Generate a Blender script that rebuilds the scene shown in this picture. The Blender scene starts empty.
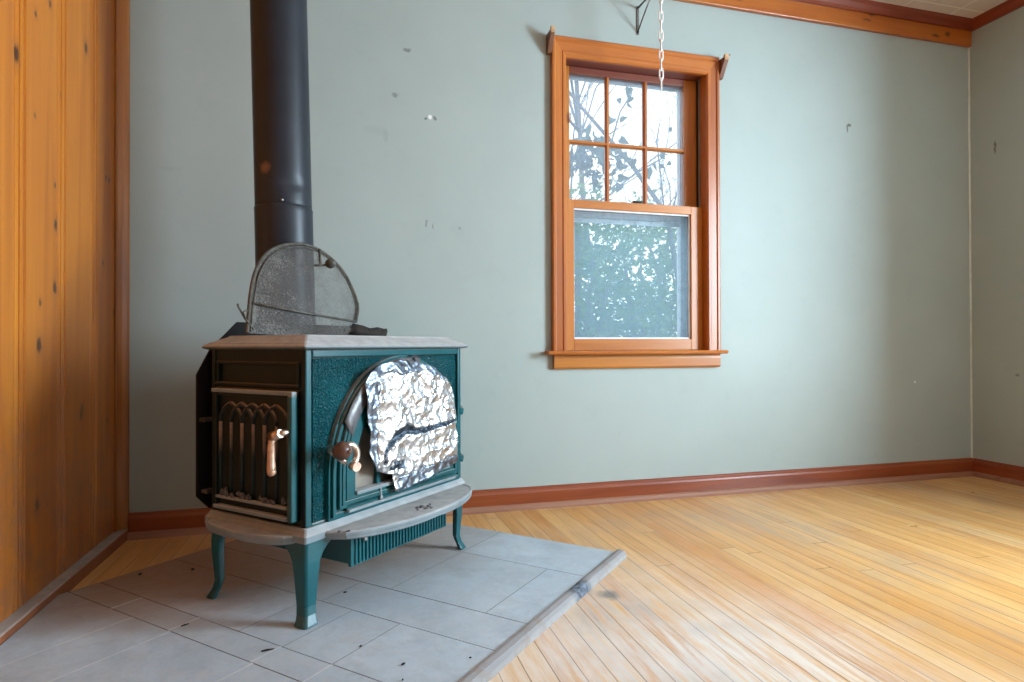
import bpy, bmesh, math, random
from mathutils import Vector, Matrix, noise
random.seed(7)
scn = bpy.context.scene
COL = scn.collection
S2 = math.sqrt(2)
# ------------------------------------------------------------------ room figures (metres)
XL, XR, YB, YF, ZC = -0.79, 3.231, 2.536, -2.0, 2.42
HZ = 0.02                                   # top of the slate hearth

def W(u, v, z):                             # stove frame (45 degrees to the room) -> room
    return Vector(((u - v) / S2, (u + v) / S2, z))

# ------------------------------------------------------------------ materials
def new_mat(name):
    m = bpy.data.materials.new(name); m.use_nodes = True
    nt = m.node_tree
    for n in list(nt.nodes): nt.nodes.remove(n)
    out = nt.nodes.new('ShaderNodeOutputMaterial')
    b = nt.nodes.new('ShaderNodeBsdfPrincipled')
    nt.links.new(b.outputs[0], out.inputs[0])
    return m, nt, b, out

class G:
    """small helper around a node tree"""
    def __init__(s, nt): s.nt = nt; s._c = None
    def n(s, t, **k):
        nd = s.nt.nodes.new(t)
        for a, v in k.items(): setattr(nd, a, v)
        return nd
    def l(s, a, b): s.nt.links.new(a, b)
    def put(s, sock, v):
        if hasattr(v, 'is_linked') or hasattr(v, 'links'): s.l(v, sock)
        else:
            if isinstance(v, (tuple, list)) and len(v) == 3 and sock.type == 'RGBA': v = (*v, 1)
            sock.default_value = v
    def coord(s):
        if s._c is None: s._c = s.n('ShaderNodeTexCoord').outputs['Object']
        return s._c
    def m(s, op, a, b=None, c=None, clamp=False):
        nd = s.n('ShaderNodeMath', operation=op); nd.use_clamp = clamp
        s.put(nd.inputs[0], a)
        if b is not None: s.put(nd.inputs[1], b)
        if c is not None: s.put(nd.inputs[2], c)
        return nd.outputs[0]
    def vm(s, op, a, b=None):
        nd = s.n('ShaderNodeVectorMath', operation=op)
        s.put(nd.inputs[0], a)
        if b is not None: s.put(nd.inputs[1], b)
        return nd.outputs['Value'] if op in ('LENGTH', 'DISTANCE', 'DOT_PRODUCT') else nd.outputs[0]
    def sep(s, v):
        nd = s.n('ShaderNodeSeparateXYZ'); s.put(nd.inputs[0], v); return nd.outputs
    def comb(s, x, y, z):
        nd = s.n('ShaderNodeCombineXYZ')
        for i, q in enumerate((x, y, z)): s.put(nd.inputs[i], q)
        return nd.outputs[0]
    def scale(s, sc, vec=None):
        return s.vm('MULTIPLY', vec if vec is not None else s.coord(), sc)
    def noise(s, scale=5, detail=3, rough=.5, vec=None, dist=0, col=False):
        nd = s.n('ShaderNodeTexNoise')
        s.put(nd.inputs['Vector'], vec if vec is not None else s.coord())
        nd.inputs['Scale'].default_value = scale; nd.inputs['Detail'].default_value = detail
        nd.inputs['Roughness'].default_value = rough; nd.inputs['Distortion'].default_value = dist
        return nd.outputs['Color' if col else 'Fac']
    def vor(s, scale=5, vec=None, feature='F1', out='Distance'):
        nd = s.n('ShaderNodeTexVoronoi', feature=feature)
        s.put(nd.inputs['Vector'], vec if vec is not None else s.coord())
        nd.inputs['Scale'].default_value = scale
        return nd.outputs[out]
    def white(s, vec):
        nd = s.n('ShaderNodeTexWhiteNoise', noise_dimensions='3D'); s.put(nd.inputs['Vector'], vec)
        return nd.outputs['Value']
    def ramp(s, f, stops, interp='LINEAR'):
        nd = s.n('ShaderNodeValToRGB'); s.put(nd.inputs[0], f)
        cr = nd.color_ramp; cr.interpolation = interp
        while len(cr.elements) < len(stops): cr.elements.new(.5)
        for e, (p, c) in zip(cr.elements, stops):
            e.position = p
            e.color = (c, c, c, 1) if not isinstance(c, (tuple, list)) else (*c, 1)
        return nd.outputs[0]
    def mix(s, f, a, b, mode='MIX'):
        nd = s.n('ShaderNodeMix', data_type='RGBA', blend_type=mode)
        s.put(nd.inputs[0], f); s.put(nd.inputs[6], a); s.put(nd.inputs[7], b)
        return nd.outputs[2]
    def rng(s, v, a, b, c=0., d=1.):
        nd = s.n('ShaderNodeMapRange'); s.put(nd.inputs[0], v)
        for i, q in enumerate((a, b, c, d)): nd.inputs[i + 1].default_value = q
        return nd.outputs[0]
    def bump(s, h, strength=.3, dist=.002):
        nd = s.n('ShaderNodeBump'); s.put(nd.inputs['Height'], h)
        nd.inputs['Strength'].default_value = strength; nd.inputs['Distance'].default_value = dist
        return nd.outputs[0]

def simple(name, col, rough=.5, metal=0., var=.12, scale=20, bump=0, spec=.5):
    m, nt, b, out = new_mat(name); g = G(nt)
    n = g.noise(scale, 4)
    dark = tuple(c * (1 - var) for c in col); lite = tuple(min(1, c * (1 + var)) for c in col)
    g.l(g.ramp(n, [(.3, dark), (.7, lite)]), b.inputs['Base Color'])
    b.inputs['Roughness'].default_value = rough; b.inputs['Metallic'].default_value = metal
    b.inputs['Specular IOR Level'].default_value = spec
    if bump: g.l(g.bump(g.noise(scale * 6, 4), bump), b.inputs['Normal'])
    return m

def wood(name, dark, mid, lite, axis=0, rough=.35, fine=60, knots=(), coat=.25, gscale=1.):
    """grain runs along axis (0,1,2)"""
    m, nt, b, out = new_mat(name); g = G(nt)
    sc = [14 * gscale] * 3; sc[axis] = .9 * gscale
    v = g.scale(tuple(sc))
    a = g.noise(1.0, 4, .55, v, .6)
    sc2 = [fine * 3] * 3; sc2[axis] = 4
    f = g.noise(1.0, 3, .6, g.scale(tuple(sc2)))
    c = g.ramp(a, [(.28, dark), (.48, mid), (.72, lite)])
    c = g.mix(g.rng(f, .35, .65, 0, .35), c, dark)
    for p_, r_ in knots:
        d = g.vm('LENGTH', g.vm('DIVIDE', g.vm('SUBTRACT', g.vm('ADD', g.coord(), g.scale((.02, 0, .02), g.vm('SUBTRACT', g.noise(60, 2, col=True), (.5,) * 3))), p_), r_))
        c = g.mix(g.rng(d, .6, 1.2, .85, 0), c, (.07, .018, .006))
    g.l(c, b.inputs['Base Color'])
    b.inputs['Roughness'].default_value = rough
    b.inputs['Coat Weight'].default_value = coat; b.inputs['Coat Roughness'].default_value = .22
    g.l(g.bump(f, .12, .001), b.inputs['Normal'])
    return m

def mat_wall(name, base, spots=(), light=()):
    m, nt, b, out = new_mat(name); g = G(nt)
    n = g.noise(1.3, 5, .6); n2 = g.noise(9, 5, .65)
    c = g.ramp(n, [(.3, tuple(x * .93 for x in base)), (.7, tuple(min(1, x * 1.05) for x in base))])
    c = g.mix(g.rng(n2, .58, .8, 0, .22), c, tuple(x * .72 for x in base))
    for (p, r, st) in spots:                # nail holes, scuffs and stains with a shape of their own
        wob = g.vm('ADD', g.coord(), g.scale((.02,) * 3, g.vm('SUBTRACT', g.noise(60, 2, vec=g.coord(), col=True), (.5, .5, .5))))
        d = g.vm('LENGTH', g.vm('DIVIDE', g.vm('SUBTRACT', wob, p), r))
        c = g.mix(g.rng(d, .6, 1.2, st, 0), c, (.08, .075, .06))
    for (p, r, st) in light:
        d = g.vm('LENGTH', g.vm('DIVIDE', g.vm('SUBTRACT', g.coord(), p), r))
        c = g.mix(g.rng(d, .7, 1.1, st, 0), c, (.85, .85, .82))
    g.l(c, b.inputs['Base Color']); b.inputs['Roughness'].default_value = .55
    b.inputs['Specular IOR Level'].default_value = .35
    g.l(g.bump(g.noise(90, 4), .08, .002), b.inputs['Normal'])
    return m

def mat_pine():
    m, nt, b, out = new_mat('knotty_pine'); g = G(nt)
    x, y, z = g.sep(g.coord())
    idx = g.m('FLOOR', g.m('DIVIDE', g.m('SUBTRACT', y, 1.82), .236))
    r = g.white(g.comb(idx, 3.3, 1.7))
    v = g.comb(g.m('ADD', g.m('MULTIPLY', y, 16), g.m('MULTIPLY', r, 40)), g.m('MULTIPLY', r, 9), g.m('MULTIPLY', z, .8))
    a = g.noise(1.0, 5, .6, v, 1.2)
    f = g.noise(1.0, 3, .6, g.comb(g.m('MULTIPLY', y, 200), 0., g.m('MULTIPLY', z, 5)))
    c = g.ramp(a, [(.25, (.34, .076, .004)), (.47, (.52, .146, .008)), (.72, (.64, .212, .014))])
    c = g.mix(g.rng(r, 0, 1, 0, .30), c, (.38, .12, .008))
    c = g.mix(g.rng(f, .4, .65, 0, .10), c, (.30, .09, .010))
    kn = [(1.803, 1.431, 1.2), (2.015, .865, 1.), (1.927, .817, .6), (2.05, 1.425, .45), (2.02, 1.044, .9), (1.922, .704, 1.1),
          (1.913, .279, .9), (2.202, .502, .9), (2.227, 1.644, 1.), (2.426, 1.277, .6), (2.501, 1.675, .4), (2.372, .982, .55),
          (2.476, .821, .6), (2.014, 1.156, .5), (1.98, 1.651, .6), (1.9, 1.582, .5), (2.398, 1.277, .55), (1.896, 1.312, .45),
          (2.194, .487, .7), (2.411, .446, .6), (1.7, .9, 1), (1.45, 1.3, 1.1), (1.2, .7, .9)]
    wob = g.scale((0, .014, .014), g.vm('SUBTRACT', g.noise(70, 2, col=True), (.5,) * 3))
    pc = g.vm('ADD', g.coord(), wob)
    for ky, kz, s in kn:
        d = g.vm('LENGTH', g.vm('DIVIDE', g.vm('SUBTRACT', pc, (XL, ky, kz)), (.2, .0135 * s, .021 * s)))
        c = g.mix(g.rng(d, .9, 2.3, .5, 0), c, (.33, .11, .02))
        c = g.mix(g.rng(d, .5, 1.1, .92, 0), c, (.045, .014, .006))
    # grime and dust at the board feet, deepened to paint the stove's shadow
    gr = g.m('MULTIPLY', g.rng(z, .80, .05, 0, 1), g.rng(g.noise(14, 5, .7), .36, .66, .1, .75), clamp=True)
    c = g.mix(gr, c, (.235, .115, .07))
    g.l(c, b.inputs['Base Color']); b.inputs['Roughness'].default_value = .38
    b.inputs['Coat Weight'].default_value = .15; b.inputs['Coat Roughness'].default_value = .3
    g.l(g.bump(f, .1, .001), b.inputs['Normal'])
    return m

def mat_floor():
    m, nt, b, out = new_mat('strip_oak_floor'); g = G(nt)
    x, y, z = g.sep(g.coord())
    w = .0578
    fx = g.m('DIVIDE', g.m('SUBTRACT', x, .547), w)
    idx = g.m('FLOOR', fx)
    fr = g.m('FRACT', fx)
    r0 = g.white(g.comb(idx, 1.5, 2.5))
    ly = g.m('ADD', g.m('DIVIDE', y, 2.6), g.m('MULTIPLY', r0, 17.3))
    seg = g.m('FLOOR', ly); fy = g.m('FRACT', ly)
    r1 = g.white(g.comb(idx, seg, 5.1)); r2 = g.white(g.comb(idx, seg, 9.7))
    gv = g.comb(g.m('ADD', g.m('MULTIPLY', x, 26), g.m('MULTIPLY', r1, 50)), g.m('MULTIPLY', y, 1.5), g.m('MULTIPLY', r2, 20))
    a = g.noise(1.0, 5, .6, gv, .8)
    f = g.noise(1.0, 3, .65, g.comb(g.m('MULTIPLY', x, 340), g.m('MULTIPLY', y, 7), r1))
    c = g.ramp(a, [(.25, (.54, .225, .058)), (.5, (.73, .385, .125)), (.75, (.84, .52, .21))])
    c = g.mix(g.rng(r1, .35, 1., 0, .38), c, (.50, .20, .05))
    c = g.mix(g.rng(r2, .5, 1., 0, .4), c, (.74, .50, .23))
    c = g.mix(g.rng(f, .45, .7, 0, .28), c, (.36, .16, .05))
    # one redder strip
    mk = g.m('MULTIPLY', g.m('COMPARE', idx, 10., .1), g.m('MULTIPLY', g.m('GREATER_THAN', y, 1.235), g.m('LESS_THAN', y, 2.2)))
    c = g.mix(g.m('MULTIPLY', mk, .75), c, (.62, .26, .07))
    # finish worn through where people stood in front of the hearth, grey traffic scuffs
    n = g.noise(3.0, 5, .65); ns = g.noise(1.0, 5, .7, g.comb(g.m('MULTIPLY', x, 42), g.m('MULTIPLY', y, 3.2), 3.))
    d = g.vm('LENGTH', g.vm('DIVIDE', g.vm('SUBTRACT', g.coord(), (.70, 1.00, 0)), (.60, .85, 1)))
    wr = g.m('MULTIPLY', g.rng(g.m('ADD', d, g.m('MULTIPLY', n, .7)), .75, 1.5, 1, 0), g.rng(ns, .34, .56, .15, 1), clamp=True)
    c = g.mix(g.m('MULTIPLY', wr, .9), c, (.80, .745, .69))
    sc = g.m('MULTIPLY', g.rng(g.noise(2.1, 4, .6), .48, .66, 0, 1), g.rng(ns, .40, .66, 0, .8), clamp=True)
    c = g.mix(sc, c, (.40, .31, .25))
    # black scorch on the strips beside the nosing
    d2 = g.vm('LENGTH', g.vm('DIVIDE', g.vm('SUBTRACT', g.coord(), (.715, 1.60, 0)), (.040, .045, 1)))
    c = g.mix(g.rng(g.m('ADD', d2, g.m('MULTIPLY', g.noise(30, 3), .8)), .7, 1.35, .75, 0), c, (.10, .11, .13))
    gap = g.m('MAXIMUM', g.m('GREATER_THAN', g.m('ABSOLUTE', g.m('SUBTRACT', fr, .5)), .478),
              g.m('GREATER_THAN', g.m('ABSOLUTE', g.m('SUBTRACT', fy, .5)), .4994))
    gs = g.m('MULTIPLY', gap, g.rng(g.white(g.comb(idx, 7., 7.)), 0, 1, .35, .85))
    c = g.mix(gs, c, (.13, .06, .025))
    g.l(c, b.inputs['Base Color'])
    g.l(g.m('ADD', g.rng(n, .3, .7, .27, .42), g.m('MULTIPLY', wr, .15)), b.inputs['Roughness'])
    b.inputs['Specular IOR Level'].default_value = .6
    h = g.m('ADD', g.m('MULTIPLY', gap, -1.), g.m('MULTIPLY', f, .12))
    g.l(g.bump(h, .35, .002), b.inputs['Normal'])
    return m

def mat_slate(name, tint=(1, 1, 1)):
    m, nt, b, out = new_mat(name); g = G(nt)
    at = g.n('ShaderNodeAttribute', attribute_name='tile').outputs['Fac']
    n = g.noise(4, 6, .65); n2 = g.noise(30, 5, .7); vein = g.noise(9, 4, .6, dist=1.5)
    c = g.ramp(n, [(.3, (.37, .44, .51)), (.55, (.46, .535, .60)), (.75, (.55, .605, .66))])
    c = g.mix(g.rng(at, 0, 1, 0, .35), c, (.37, .405, .43))
    c = g.mix(g.rng(vein, .50, .54, .0, .16), c, (.30, .32, .34))
    c = g.mix(g.rng(g.noise(7, 6, .75), .48, .70, 0, .5), c, (.29, .335, .37))
    c = g.mix(g.rng(g.noise(140, 3, .7), .62, .72, 0, .5), c, (.24, .25, .26))
    # ash dust; brown patch behind the stove also paints shadow and warm bounce
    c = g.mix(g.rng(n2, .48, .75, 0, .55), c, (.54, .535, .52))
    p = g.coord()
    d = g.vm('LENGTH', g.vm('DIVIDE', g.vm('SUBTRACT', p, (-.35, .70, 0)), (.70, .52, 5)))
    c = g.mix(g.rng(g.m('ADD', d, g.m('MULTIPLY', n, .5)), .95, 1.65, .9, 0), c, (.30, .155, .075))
    g.l(c, b.inputs['Base Color'])
    g.l(g.rng(n2, .3, .7, .42, .62), b.inputs['Roughness'])
    g.l(g.bump(g.m('ADD', n2, g.m('MULTIPLY', vein, .8)), .25, .003), b.inputs['Normal'])
    return m

def mat_enamel(name, col, dust=(.40, .365, .33), amount=1., rough=.28, hammer=0, spec=.5):
    """cast iron enamel; dust lies on faces that look upward"""
    m, nt, b, out = new_mat(name); g = G(nt)
    n = g.noise(7, 5, .65); n2 = g.noise(70, 4, .7)
    c = g.ramp(n, [(.3, tuple(x * .7 for x in col)), (.7, tuple(x * 1.2 for x in col))])
    up = g.sep(g.n('ShaderNodeNewGeometry').outputs['Normal'])[2]
    df = g.m('MULTIPLY', g.rng(up, .12, .7, 0, 1), g.rng(n2, .22, .6, .35, 1), clamp=True)
    sp = g.m('MULTIPLY', g.rng(g.noise(120, 3, .7), .64, .78, 0, .35), g.rng(n, .4, .6, .2, 1))
    df = g.m('MULTIPLY', g.m('MAXIMUM', df, sp), amount, clamp=True)
    dc = g.mix(g.rng(g.noise(35, 4, .7), .35, .65, 0, .55), dust, tuple(x * .5 for x in dust))
    c = g.mix(df, c, dc)
    g.l(c, b.inputs['Base Color'])
    g.l(g.m('ADD', rough, g.m('MULTIPLY', df, .5)), b.inputs['Roughness'])
    b.inputs['Specular IOR Level'].default_value = spec
    if hammer:
        h = g.ramp(g.noise(150, 2, .55, dist=.4), [(.36, 0), (.62, 1)])
        g.l(g.bump(h, 1., .008), b.inputs['Normal'])
    else:
        g.l(g.bump(g.noise(160, 3), .06, .001), b.inputs['Normal'])
    return m

def mat_glass(name, haze, tint=(.86, .93, 1.), dirt=(0, 0)):
    m, nt, b, out = new_mat(name); g = G(nt)
    nt.nodes.remove(b)
    tr = g.n('ShaderNodeBsdfTransparent'); tl = g.n('ShaderNodeBsdfTranslucent'); df = g.n('ShaderNodeBsdfDiffuse')
    gl = g.n('ShaderNodeBsdfGlossy'); gl.inputs['Roughness'].default_value = .02
    tl.inputs[0].default_value = (*tint, 1); df.inputs[0].default_value = (.5, .55, .6, 1)
    a = g.n('ShaderNodeMixShader'); a.inputs[0].default_value = .12
    g.l(tl.outputs[0], a.inputs[1]); g.l(df.outputs[0], a.inputs[2])
    f = g.m('ADD', haze, g.rng(g.noise(26, 5, .75), .45, .8, 0, haze * .5))
    k = g.n('ShaderNodeMixShader'); g.put(k.inputs[0], f)
    g.l(tr.outputs[0], k.inputs[1]); g.l(a.outputs[0], k.inputs[2])
    fr = g.n('ShaderNodeFresnel'); fr.inputs[0].default_value = 1.25
    k2 = g.n('ShaderNodeMixShader'); g.l(fr.outputs[0], k2.inputs[0])
    g.l(k.outputs[0], k2.inputs[1]); g.l(gl.outputs[0], k2.inputs[2])
    g.l(k2.outputs[0], out.inputs[0])
    return m

def mat_mesh_screen():
    m, nt, b, out = new_mat('dusty_wire_mesh'); g = G(nt)
    x, y, z = g.sep(g.coord())
    n = g.noise(170, 4, .8); n2 = g.noise(9, 4, .7)
    cov = g.m('ADD', .62, g.rng(n, .40, .65, -.08, .16))
    cov = g.m('ADD', cov, g.rng(n2, .4, .65, -.1, .18), clamp=True)
    cov = g.m('ADD', cov, g.rng(x, -.15, .1, .10, -.14), clamp=True)
    g.l(g.mix(g.rng(n, .40, .70, 0, 1), (.065, .058, .052), (.175, .155, .14)), b.inputs['Base Color'])
    b.inputs['Roughness'].default_value = .8
    tr = g.n('ShaderNodeBsdfTransparent'); k = g.n('ShaderNodeMixShader')
    g.put(k.inputs[0], cov); g.l(tr.outputs[0], k.inputs[1]); g.l(b.outputs[0], k.inputs[2])
    g.l(k.outputs[0], out.inputs[0])
    return m

def mat_leaf(name, c1, c2):
    m, nt, b, out = new_mat(name); g = G(nt)
    r = g.noise(4.5, 3, .7)
    c = g.ramp(r, [(.3, c1), (.7, c2)])
    g.l(c, b.inputs['Base Color']); b.inputs['Roughness'].default_value = .5
    tl = g.n('ShaderNodeBsdfTranslucent'); g.l(c, tl.inputs[0])
    k = g.n('ShaderNodeMixShader'); k.inputs[0].default_value = .45
    g.l(b.outputs[0], k.inputs[1]); g.l(tl.outputs[0], k.inputs[2]); g.l(k.outputs[0], out.inputs[0])
    return m

def mat_foil():
    m, nt, b, out = new_mat('crinkled_foil'); g = G(nt)
    b.inputs['Metallic'].default_value = 1.
    b.inputs['Base Color'].default_value = (.93, .93, .94, 1)
    g.l(g.rng(g.noise(25, 4, .7), .3, .7, .22, .36), b.inputs['Roughness'])
    e = g.vor(38, feature='DISTANCE_TO_EDGE'); n = g.noise(28, 3, .6, dist=1.5)
    c = g.mix(g.rng(g.noise(9, 4, .6), .56, .66, 0, .55), (.64, .65, .67), (.44, .33, .26))
    g.l(c, b.inputs['Base Color'])
    g.l(g.bump(g.m('ADD', g.m('MULTIPLY', n, .9), g.m('ADD', e, g.m('MULTIPLY', g.noise(110, 3, .7, dist=1.), .22))), .5, .008), b.inputs['Normal'])
    return m

PAINT = (.375, .43, .408)
M = {}
M['wall_back'] = mat_wall('sage_paint', PAINT,
    spots=[((2.436, YB, 1.783), (.006, .2, .022), .8), ((2.447, YB, 1.800), (.011, .2, .007), .8), ((.246, YB, 1.909), (.016, .2, .008), .6), ((.197, YB, 1.719), (.014, .2, .01), .5),
           ((.118, YB, 1.569), (.05, .2, .02), .07), ((.16, YB, 1.55), (.012, .2, .03), .12), ((.323, YB, 1.204), (.006, .2, .016), .5), ((.352, YB, 1.19), (.005, .2, .014), .4), ((.464, YB, 1.19), (.007, .2, .007), .5),
           ((.322, YB, 1.636), (.008, .2, .008), .7), ((.36, YB, 1.64), (.008, .2, .01), .7), ((-.63, YB, 1.36), (.05, .2, .008), .07), ((1.76, YB, 2.07), (.006, .2, .006), .7)],
    light=[((.34, YB, 1.643), (.009, .2, .010), .9), ((2.852, YB, .504), (.006, .2, .006), .9)])
M['wall_right'] = mat_wall('sage_paint_right', PAINT, spots=[((XR, 2.401, 1.714), (.2, .006, .035), .7), ((XR, 2.30, .545), (.2, .012, .008), .5)])
M['wall_other'] = mat_wall('sage_paint_plain', PAINT)
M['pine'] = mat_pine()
M['floor'] = mat_floor()
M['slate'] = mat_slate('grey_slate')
M['grout'] = simple('pale_grout', (.62, .63, .63), .8, var=.15, scale=30)
M['gap'] = simple('dark_joint', (.16, .17, .18), .9)
M['thin_joint'] = simple('grey_joint', (.25, .27, .29), .9)
M['trim'] = wood('shellacked_fir', (.32, .078, .010), (.46, .130, .018), (.56, .185, .030), 2)
M['trim_h'] = wood('shellacked_fir_flat', (.32, .078, .010), (.46, .130, .018), (.56, .185, .030), 0)
M['corner'] = wood('corner_moulding_fir', (.22, .055, .006), (.36, .11, .012), (.45, .16, .02), 2)
M['sash'] = wood('sash_fir', (.35, .10, .012), (.50, .165, .020), (.58, .23, .035), 2)
M['sash_h'] = wood('sash_fir_flat', (.35, .10, .012), (.50, .165, .020), (.58, .23, .035), 0)
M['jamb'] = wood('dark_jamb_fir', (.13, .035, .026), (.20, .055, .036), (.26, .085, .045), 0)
M['frieze'] = wood('knotty_frieze', (.29, .068, .006), (.40, .100, .008), (.49, .155, .018), 0, knots=[((2.57, YB - .02, 2.365), (.022, 1, .010)), ((2.54, YB - .02, 2.335), (.03, 1, .006)), ((1.80, YB - .02, 2.335), (.016, 1, .012)), ((2.98, YB - .02, 2.312), (.03, 1, .008)), ((3.06, YB - .02, 2.33), (.018, 1, .014)), ((1.62, YB - .02, 2.36), (.02, 1, .01))])
M['crown'] = wood('dark_crown', (.15, .022, .008), (.22, .036, .011), (.28, .055, .014), 0)
M['crown_y'] = wood('dark_crown_side', (.15, .022, .008), (.22, .036, .011), (.28, .055, .014), 1)
M['base'] = wood('dark_baseboard', (.17, .030, .008), (.26, .050, .011), (.34, .080, .016), 0)
M['base_y'] = wood('dark_baseboard_side', (.17, .030, .008), (.26, .050, .011), (.34, .080, .016), 1)
M['shoe'] = wood('dusty_shoe_moulding', (.24, .09, .05), (.32, .14, .08), (.40, .2, .12), 0, .6, coat=0)
M['ledge'] = mat_enamel('dusty_left_base', (.27, .085, .032), (.44, .40, .36), 1., .5)
def mat_nosing():
    m, nt, b, out = new_mat('worn_painted_nosing'); g = G(nt)
    a = g.noise(1.0, 4, .6, g.scale((2., 40, 40))); n = g.noise(22, 5, .75)
    c = g.ramp(a, [(.3, (.22, .205, .205)), (.7, (.34, .325, .32))])
    c = g.mix(g.rng(n, .50, .62, 0, .5), c, (.25, .19, .15))
    d = g.vm('LENGTH', g.vm('DIVIDE', g.vm('SUBTRACT', g.coord(), (.395, 0, 0)), (.062, .5, .5)))
    k = g.rng(g.m('ADD', d, g.m('MULTIPLY', n, 1.1)), .95, 1.6, .95, 0)
    c = g.mix(k, c, g.ramp(g.noise(70, 3), [(.4, (.03, .035, .045)), (.65, (.16, .20, .27))]))
    g.l(c, b.inputs['Base Color']); b.inputs['Roughness'].default_value = .6
    g.l(g.bump(n, .25, .003), b.inputs['Normal'])
    return m
M['nosing_m'] = mat_nosing()
M['caulk'] = simple('painted_corner_bead', (.52, .56, .52), .6)
M['enamel'] = mat_enamel('teal_enamel', (.0025, .082, .096))
M['enamel_dark'] = mat_enamel('shaded_dark_enamel', (.008, .014, .012), (.25, .17, .12), .8, .42, spec=.22)  # enamel darkened to paint shade on the stove's left end
M['relief'] = mat_enamel('dusty_relief', (.014, .024, .022), (.33, .23, .18), 1.25, .45, spec=.25)
M['enamel_hammer'] = mat_enamel('hammered_teal_enamel', (.005, .088, .105), rough=.16, hammer=1, amount=.45)
M['enamel_leg'] = mat_enamel('teal_leg_enamel', (.0025, .082, .096), amount=.08)
M['top'] = mat_enamel('dusty_stove_top', (.10, .13, .14), (.43, .42, .41), 1.25, .4)
M['lip'] = mat_enamel('dusty_ledge_enamel', (.20, .235, .25), (.43, .42, .41), 1.15, .45)
M['black_steel'] = simple('black_sheet_steel', (.008, .005, .005), .6, 0, spec=.2)
M['soot_glass'] = simple('sooted_fire_glass', (.17, .145, .12), .35, var=.6, scale=11)
M['nickel'] = simple('worn_nickel', (.66, .50, .40), .3, 1., var=.35, scale=60)
M['old_white'] = simple('worn_white_enamel_handle', (.60, .36, .24), .35, .35, var=.35, scale=50)
M['knob_wood'] = simple('turned_wood_knob', (.10, .042, .026), .3, var=.3)
M['steel'] = simple('dull_steel', (.42, .42, .42), .35, .9)
M['foil'] = mat_foil()
M['foil_dull'] = simple('dull_foil_edge', (.20, .23, .28), .30, .9, var=.5, scale=45, bump=.5)
M['foil_dark'] = simple('dark_folded_foil', (.05, .065, .085), .30, .85, var=.7, scale=70, bump=.8)  # foil darkened to paint the shadow inside the fold
M['tape'] = simple('grey_foil_tape', (.17, .165, .17), .4, .4, var=.35, scale=50, bump=.4)
M['screen'] = mat_mesh_screen()
M['wire'] = simple('rusty_wire', (.085, .075, .06), .6, .4, var=.4, scale=50)
M['char'] = simple('charred_bark', (.022, .016, .013), .95, var=.9, scale=50, bump=1.)
M['ash'] = simple('ash_crumb', (.10, .095, .095), .9, var=.6, scale=80)
M['chain'] = simple('white_plastic_chain', (.86, .82, .78), .45, var=.05)
M['bracket'] = simple('old_grey_bracket', (.17, .165, .15), .45, .7, var=.3, scale=60)
M['cut_wood'] = simple('raw_cut_wood', (.55, .33, .17), .6, var=.25, scale=60)
M['dark_wood'] = wood('dark_bracket_wood', (.09, .026, .008), (.15, .045, .013), (.21, .07, .02), 2, .5)
M['alu'] = simple('weathered_white_aluminium', (.80, .84, .90), .4, 0, var=.08)
M['putty'] = simple('white_putty', (.80, .82, .84), .7, var=.1)
M['track'] = simple('grey_weatherstrip', (.36, .36, .33), .5, .5)
M['dark'] = simple('dark_track', (.03, .02, .018), .7)
M['glass_up'] = mat_glass('hazy_upper_glass', .19, (.60, .76, 1.0))
M['glass_low'] = mat_glass('hazy_lower_glass', .25, (.45, .74, .95))
M['glass_storm'] = mat_glass('storm_glass', .06)
M['leaf'] = mat_leaf('shrub_leaf', (.06, .13, .06), (.24, .36, .10))
M['leaf_pale'] = mat_leaf('pale_shrub_leaf', (.14, .24, .09), (.36, .46, .16))
M['leaf2'] = mat_leaf('vine_leaf', (.04, .075, .05), (.08, .12, .07))
M['bark'] = simple('grey_bark', (.14, .125, .12), .85, var=.3, scale=30, bump=.6)
M['ground'] = simple('lawn_ground', (.12, .17, .06), .9, var=.4, scale=6)
def mat_ceiling():
    m, nt, b, out = new_mat('fibre_ceiling_tile'); g = G(nt)
    x, y, z = g.sep(g.coord())
    fx = g.m('ABSOLUTE', g.m('SUBTRACT', g.m('FRACT', g.m('DIVIDE', g.m('SUBTRACT', x, 3.05), .3048)), .5))
    fy = g.m('ABSOLUTE', g.m('SUBTRACT', g.m('FRACT', g.m('DIVIDE', g.m('SUBTRACT', y, 2.43), .3048)), .5))
    e = g.m('GREATER_THAN', g.m('MAXIMUM', fx, fy), .485)
    c = g.mix(g.rng(g.noise(12, 5, .7), .35, .65, 0, .5), (.62, .55, .50), (.68, .61, .56))
    c = g.mix(g.m('MULTIPLY', e, .7), c, (.85, .80, .74))
    g.l(c, b.inputs['Base Color']); b.inputs['Roughness'].default_value = .8
    g.l(g.bump(g.m('MULTIPLY', e, -1.), .3, .003), b.inputs['Normal'])
    return m
M['ceiling'] = mat_ceiling()

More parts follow.
